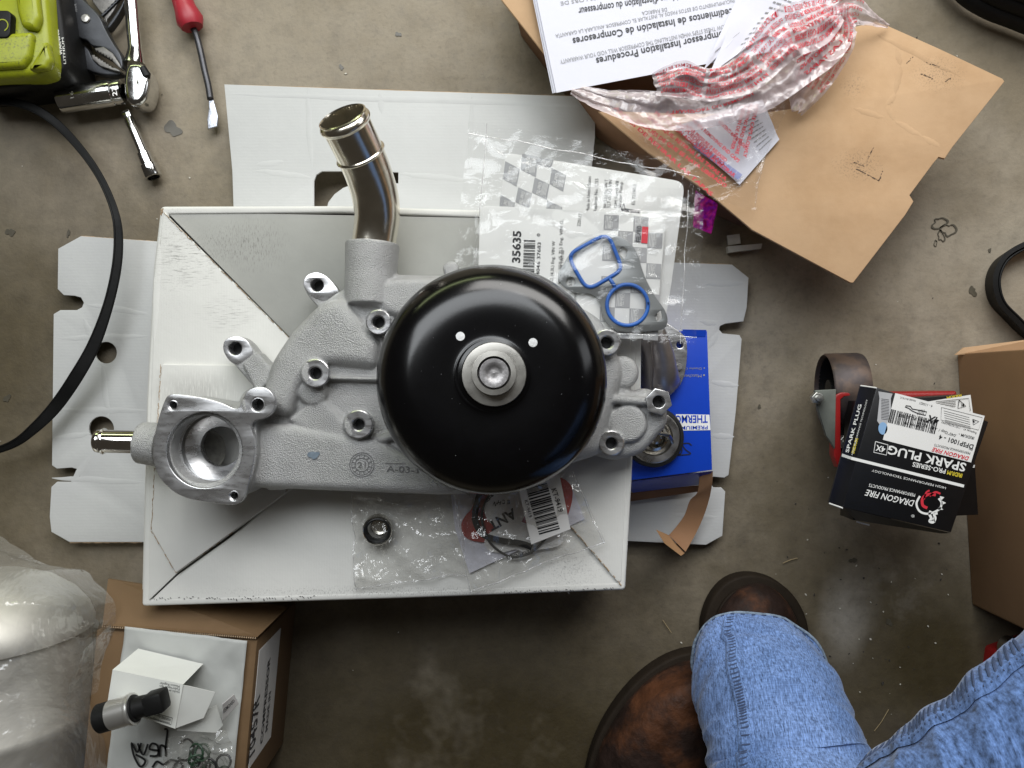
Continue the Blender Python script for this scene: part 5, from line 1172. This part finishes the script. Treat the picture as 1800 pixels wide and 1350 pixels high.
# wrapped metal cylinder
cy = thing('metal_canister', 'large silver aluminium canister inside the milky bag at the left frame edge', 'canister', P(0, 1200, 0))
m_can = mat('dull_aluminium', (.72, .70, .65), .58, metal=.85, var=.15, vs=20, rvar=.1)
c6 = P(-22, 1100, .105); d6 = Vector((.04, -1, .0)).normalized(); R6 = .092
g = G(); g.lathe([(0, -.052), (R6*.35, -.050), (R6*.62, -.040), (R6*.84, -.024), (R6*.96, -.008), (R6, .004), (R6, .010), (R6*.96, .012), (R6*.955, .085), (R6*.975, .088), (R6*.975, .096), (R6*.955, .099), (R6*.955, .35), (0, .35)], c6, d6, 96); g.build('shell', m_can, cy, smooth=40)
m_wrap = plastic('milky_wrap', alpha=.10, tint=(1, .98, .93), bs=9, bd=.03, diff=.3, rough=.12)
wr = thing('milky_plastic_bag', 'milky translucent plastic bag wrapped around the silver canister at the left frame edge', 'plastic bag', P(80, 1150, 0))
edge_ = spline([(-60, 925), (0, 940), (40, 960), (85, 988), (150, 1000), (178, 1025), (203, 1055), (205, 1100), (185, 1150), (166, 1200), (172, 1260), (190, 1310), (205, 1420)], 6)
def wfn(u, v):
    i = min(len(edge_)-2, int(v*(len(edge_)-1))); t = v*(len(edge_)-1)-i
    e2 = [a+(b-a)*t for a, b in zip(edge_[i], edge_[i+1])]
    x = -150+(e2[0]+150)*u; y = 925+(e2[1]-925)*(.15+.85*u) if 0 else e2[1]+(1-u)*(0)
    z = .208-.10*max(0, u-.35)**1.6*1.6
    if y < 1060: z -= .10*((1060-y)/135)**1.5
    z = max(z, .05); p = P(x, y, z)
    z += .007*ridge(p, 11, 7)+.0035*ridge(p, 30, 2)*min(1, 3*u); p.z = z
    return p
g = G(); g.surf(wfn, 110, 150); g.build('film', m_wrap, wr, smooth=180)
fn = sheetfn([(150, 1140, .17), (200, 1095, .14), (172, 1215, .15), (110, 1240, .17)], .006, 22, 8, .003)
g = G(); g.surf(fn, 50, 50); g.build('film_fold', m_wrap, wr, smooth=180)

# ================================================================== PERSON: JEANS AND BOOTS
pe = thing('person', 'person crouching in faded blue jeans and brown leather boots at the lower right', 'person', P(1350, 1250, 0))
m_boot = mat('worn_brown_leather', (.085, .031, .012), .66, var=.6, vs=38, bump=.8, bs=120, bd=.002, col2=(.020, .010, .007), c2s=14, c2t=(.38, .56), rvar=.15, spec=.3)
m_sole = mat('dark_boot_sole', (.022, .016, .011), .7, spec=.12, var=.2, vs=60, bump=.3, bs=300)
def boot(sole, upper, rings, label=None):
    g = G(); g.prism([chaikin(sole, 2)], .024, .022, .003); so = g.build('sole', m_sole, None) if 0 else None
    root = bpy.data.objects.new('boot', None); C.objects.link(root); root.parent = pe
    at = P(*rings[0][:2], 0); root.location = at-ORG[pe.name]; ORG[root.name] = Vector(at)
    g = G(); g.prism([chaikin(sole, 2)], .024, .022, .003); g.build('sole', m_sole, root)
    g = G(); g.prism([chaikin(upper, 2)], .029, .006, .002); g.build('welt', m_sole, root)
    # upper: stacked outlines shrinking towards the instep and shaft
    N = 40; vs = []; fs = []
    base = chaikin(upper, 2); c0 = Vector(base[0])
    for (cx, cy, sx, sy, z) in rings:
        for i in range(N):
            a = 2*pi*i/N; vs.append(P(cx+sx*cos(a), cy-sy*sin(a), z))
    for j in range(len(rings)-1):
        for i in range(N): fs.append((j*N+i, j*N+(i+1) % N, (j+1)*N+(i+1) % N, (j+1)*N+i))
    fs.append(tuple(range(len(rings)*N-1, (len(rings)-1)*N-1, -1)))
    g = G(); g.add(vs, fs)
    ob = g.build('leather_upper', m_boot, root, smooth=180)
    return root
soleA = [(1320, 1008), (1372, 1022), (1408, 1060), (1426, 1110), (1422, 1200), (1410, 1300), (1408, 1420), (1380, 1460), (1330, 1460), (1290, 1420), (1272, 1300), (1258, 1200), (1232, 1120), (1245, 1062), (1275, 1022)]
upA = [(1322, 1030), (1366, 1040), (1398, 1072), (1412, 1120), (1408, 1200), (1395, 1300), (1290, 1300), (1270, 1200), (1250, 1125), (1262, 1070), (1288, 1038)]
boot(soleA, upA, [(1329, 1190, 91, 165, .028), (1330, 1194, 90, 165, .040), (1333, 1204, 82, 154, .056), (1336, 1225, 68, 125, .068), (1338, 1245, 60, 95, .085), (1340, 1260, 56, 75, .11), (1342, 1270, 55, 68, .14)])
soleB = [(1222, 1144), (1170, 1160), (1118, 1198), (1072, 1255), (1040, 1320), (1026, 1390), (1035, 1470), (1080, 1540), (1150, 1560), (1210, 1500), (1250, 1400), (1270, 1300), (1285, 1200), (1268, 1150)]
upB = [(x+(1165-x)*.04, y+(1350-y)*.04) for x, y in soleB]
def ringB(f, z, dx=0, dy=0):
    base = [(x+(1170-x)*(1-f)+dx, y+(1330-y)*(1-f)+dy) for x, y in soleB]; return base
rootB = bpy.data.objects.new('boot', None); C.objects.link(rootB); rootB.parent = pe
at = P(1160, 1300, 0); rootB.location = at-ORG[pe.name]; ORG[rootB.name] = Vector(at)
g = G(); g.prism([chaikin(soleB, 2)], .024, .022, .003); g.build('sole', m_sole, rootB)
g = G(); vs = []; fs = []
lv = [(.94, .022, 2, 2), (.945, .034, 2, 2), (.90, .049, 4, 2), (.78, .060, 8, 0), (.64, .074, 18, -20), (.46, .080, 36, -50), (.30, .086, 50, -70)]
loops = [chaikin(ringB(f, z, dx, dy), 2) for f, z, dx, dy in lv]; N = len(loops[0])
for lp, (f, z, dx, dy) in zip(loops, lv): vs += [P(x, y, z) for x, y in lp]
for j in range(len(lv)-1):
    for i in range(N): fs.append((j*N+i, j*N+(i+1) % N, (j+1)*N+(i+1) % N, (j+1)*N+i))
fs.append(tuple(range((len(lv)-1)*N, len(lv)*N)))
g.add(vs, fs); g.build('leather_upper', m_boot, rootB, smooth=180)
# jeans: one leg hangs to the boot, the other thigh crosses the lower right corner
m_den = denim('faded_denim', (.085, .148, .31), 900, 4)
m_den2 = denim('faded_denim_near', (.08, .14, .305), 620, -38)
m_seam = mat('seam_denim', (.15, .21, .32), .9, var=.35, vs=160, bump=.8, bs=350, bd=.001, spec=.1)
m_hem = mat('frayed_hem', (.22, .28, .36), .95, var=.5, vs=250, bump=1, bs=400, bd=.001, spec=.1)
m_seamd = mat('dark_indigo_seam', (.05, .075, .15), .9, var=.3, vs=200)
def leg_fn(cl, wr_amp, seed):
    pts = spline(cl, 10); N = len(pts)-1; q = [P(*p[:3]) for p in pts]
    def fn(u, v):
        x = v*N; i = min(N-1, int(x)); t = x-i; c = q[i].lerp(q[i+1], t)
        d0 = (q[min(N, i+1)]-q[max(0, i-1)]).normalized(); d1 = (q[min(N, i+2)]-q[max(0, i)]).normalized(); d = d0.lerp(d1, t).normalized(); up = Vector((0, 0, 1)); up = (up-d*up.dot(d)).normalized(); sd = d.cross(up)
        p = [a+(b-a)*t for a, b in zip(pts[i], pts[i+1])]; rx, rz = p[3]*K(p[2]), p[4]*K(p[2]); a = 2*pi*u
        w = wr_amp*(noise.noise(Vector((cos(a)*1.6, sin(a)*1.6+v*3, v*9+seed)))+.7*ridge(Vector((v*1.1+cos(a)*.16, sin(a)*.12+v*.5, 0)), 7, seed)-.2)
        return c+sd*cos(a)*(rx+w)+up*sin(a)*(rz+w)
    return fn
LA = leg_fn([(1333, 1170, .080, 121, 98), (1341, 1196, .103, 123, 104), (1352, 1230, .124, 126, 108), (1372, 1290, .145, 133, 112), (1388, 1350, .16, 142, 120), (1420, 1450, .20, 160, 136), (1480, 1600, .265, 195, 170), (1540, 1700, .31, 215, 190)], .0035, 2)
g = G(); g.surf(LA, 140, 190, thick=0)
vs = g.v
jl = g.build('jeans_leg', m_den, pe, smooth=180, label='lower leg of the faded blue jeans ending in a worn hem over the boot')
g = G(); q = [LA(u/80, .004)+Vector((0, 0, .0008)) for u in range(81)]; g.tube(q, .0016, 8, cap=False); g.build('worn_hem', m_hem, jl, smooth=180)
g = G(); q = [LA(u/80, .045)*1 for u in range(81)]; 
cA = P(1340, 1200, .10); q = [p+(p-cA).normalized()*.0006 for p in q]
for i in range(0, 80, 2): g.tube([q[i], q[i+1].lerp(q[i], .3)], .0007, 5)
g.build('hem_stitch', m_seamd, jl, kind='stuff')
def seamstrip(fn, uv, w, name, par, mm, lift=.0012, stitches=0, sw_=.0009, slant=.5):
    g = G(); st = G(); n = len(uv)
    L_, M_, R_ = [], [], []
    for (u, v) in uv:
        a = fn(u-w, v); b = fn(u, v); c = fn(u+w, v); e = 1e-2
        nn = (fn((u+e) % 1, v)-fn((u-e) % 1, v)).cross(fn(u % 1, min(1, v+e))-fn(u % 1, max(0, v-e))).normalized()
        if nn.dot(fn(u % 1, v)-fn((u+.5) % 1, v)) < 0: nn = -nn
        L_.append(a+nn*.0011); M_.append((b+nn*lift, nn)); R_.append(c+nn*.0011)
    vs = []
    for a, (b, nn), c in zip(L_, M_, R_): vs += [a, a.lerp(b, .35)+nn*lift*.8, b, c.lerp(b, .35)+nn*lift*.8, c]
    g.add(vs, [(5*i+k, 5*i+k+1, 5*i+k+6, 5*i+k+5) for i in range(n-1) for k in range(4)])
    o = g.build(name, mm, par, smooth=180)
    if stitches:
        for k in range(stitches):
            x = (k+.5)/stitches*(n-2); i = int(x); t = x-i
            a = L_[i].lerp(L_[i+1], t)
            def at_(A_, y):
                y = max(0, min(n-1.001, y)); k_ = int(y); return A_[k_].lerp(A_[k_+1], y-k_)
            nn = M_[i][1]; MM = [m_[0] for m_ in M_]; b = at_(MM, x+slant*.5*n/stitches); c = at_(R_, x+slant*n/stitches)
            st.tube([a.lerp(b, .22)+nn*lift*.62, a.lerp(b, .6)+nn*lift*.5, b+nn*lift*.12, c.lerp(b, .6)+nn*lift*.5, c.lerp(b, .22)+nn*lift*.62], [sw_*.5, sw_, sw_*1.1, sw_, sw_*.5], 6, ell=.5, up=nn)
        st.build('seam_puckers', m_seamd, par, kind='stuff')
    return o
def uv_at(fn, x, y):
    best = None
    for j in range(0, 121):
        ring = [fn(i/80, j/120) for i in range(80)]; c = sum(ring, Vector((0, 0, 0)))/80
        for i, p in enumerate(ring):
            if (p-c).dot(Vector((0, 0, H))-p) < 0: continue
            k = F/(H-p.z); d = (900+p.x*k-x)**2+(675-p.y*k-y)**2+3000*j/120*0
            if best is None or d < best[0]: best = (d, i/80 if i < 56 else i/80-1, j/120)
    return best[1:]
uv = spline([uv_at(LA, x, y) for x, y in ((1284, 1088), (1289, 1130), (1298, 1185), (1304, 1240), (1309, 1300), (1309, 1365))], 10)
for _ in range(14): uv = [uv[0]]+[tuple((uv[k-1][m]+uv[k][m]+uv[k+1][m])/3 for m in (0, 1)) for k in range(1, len(uv)-1)]+[uv[-1]]
seamstrip(LA, uv, .018, 'side_seam', jl, m_den, .0026, 46, .0007, .12)
# near thigh
ed_ = Vector((.773, -.635)); nm_ = Vector((.635, .773)); mid_ = Vector((1660, 1235))
def axp(t, off, z, r_, rz): c = mid_+ed_*t+nm_*(off+36); return (c.x, c.y, z, r_, rz)
LB = leg_fn([axp(-330, 250, .40, 120, 90), axp(-290, 262, .405, 215, 170), axp(-220, 275, .41, 262, 220), axp(-100, 284, .42, 278, 240), axp(50, 290, .43, 288, 250), axp(200, 300, .44, 298, 260), axp(400, 330, .45, 330, 290), axp(600, 380, .46, 360, 300)], .004, 9)
g = G(); g.surf(LB, 160, 200); jt = g.build('jeans_leg', m_den2, pe, smooth=180, label='near thigh of the blue jeans with a thick slanted seam')
ctrl = [uv_at(LB, x, y) for x, y in ((1475, 1374), (1530, 1337), (1600, 1294), (1655, 1252), (1720, 1198), (1795, 1138))]
uv = spline(ctrl, 10)
seamstrip(LB, uv, .028, 'thick_side_seam', jt, m_den2, .0026, 34, .0011, 1.6)
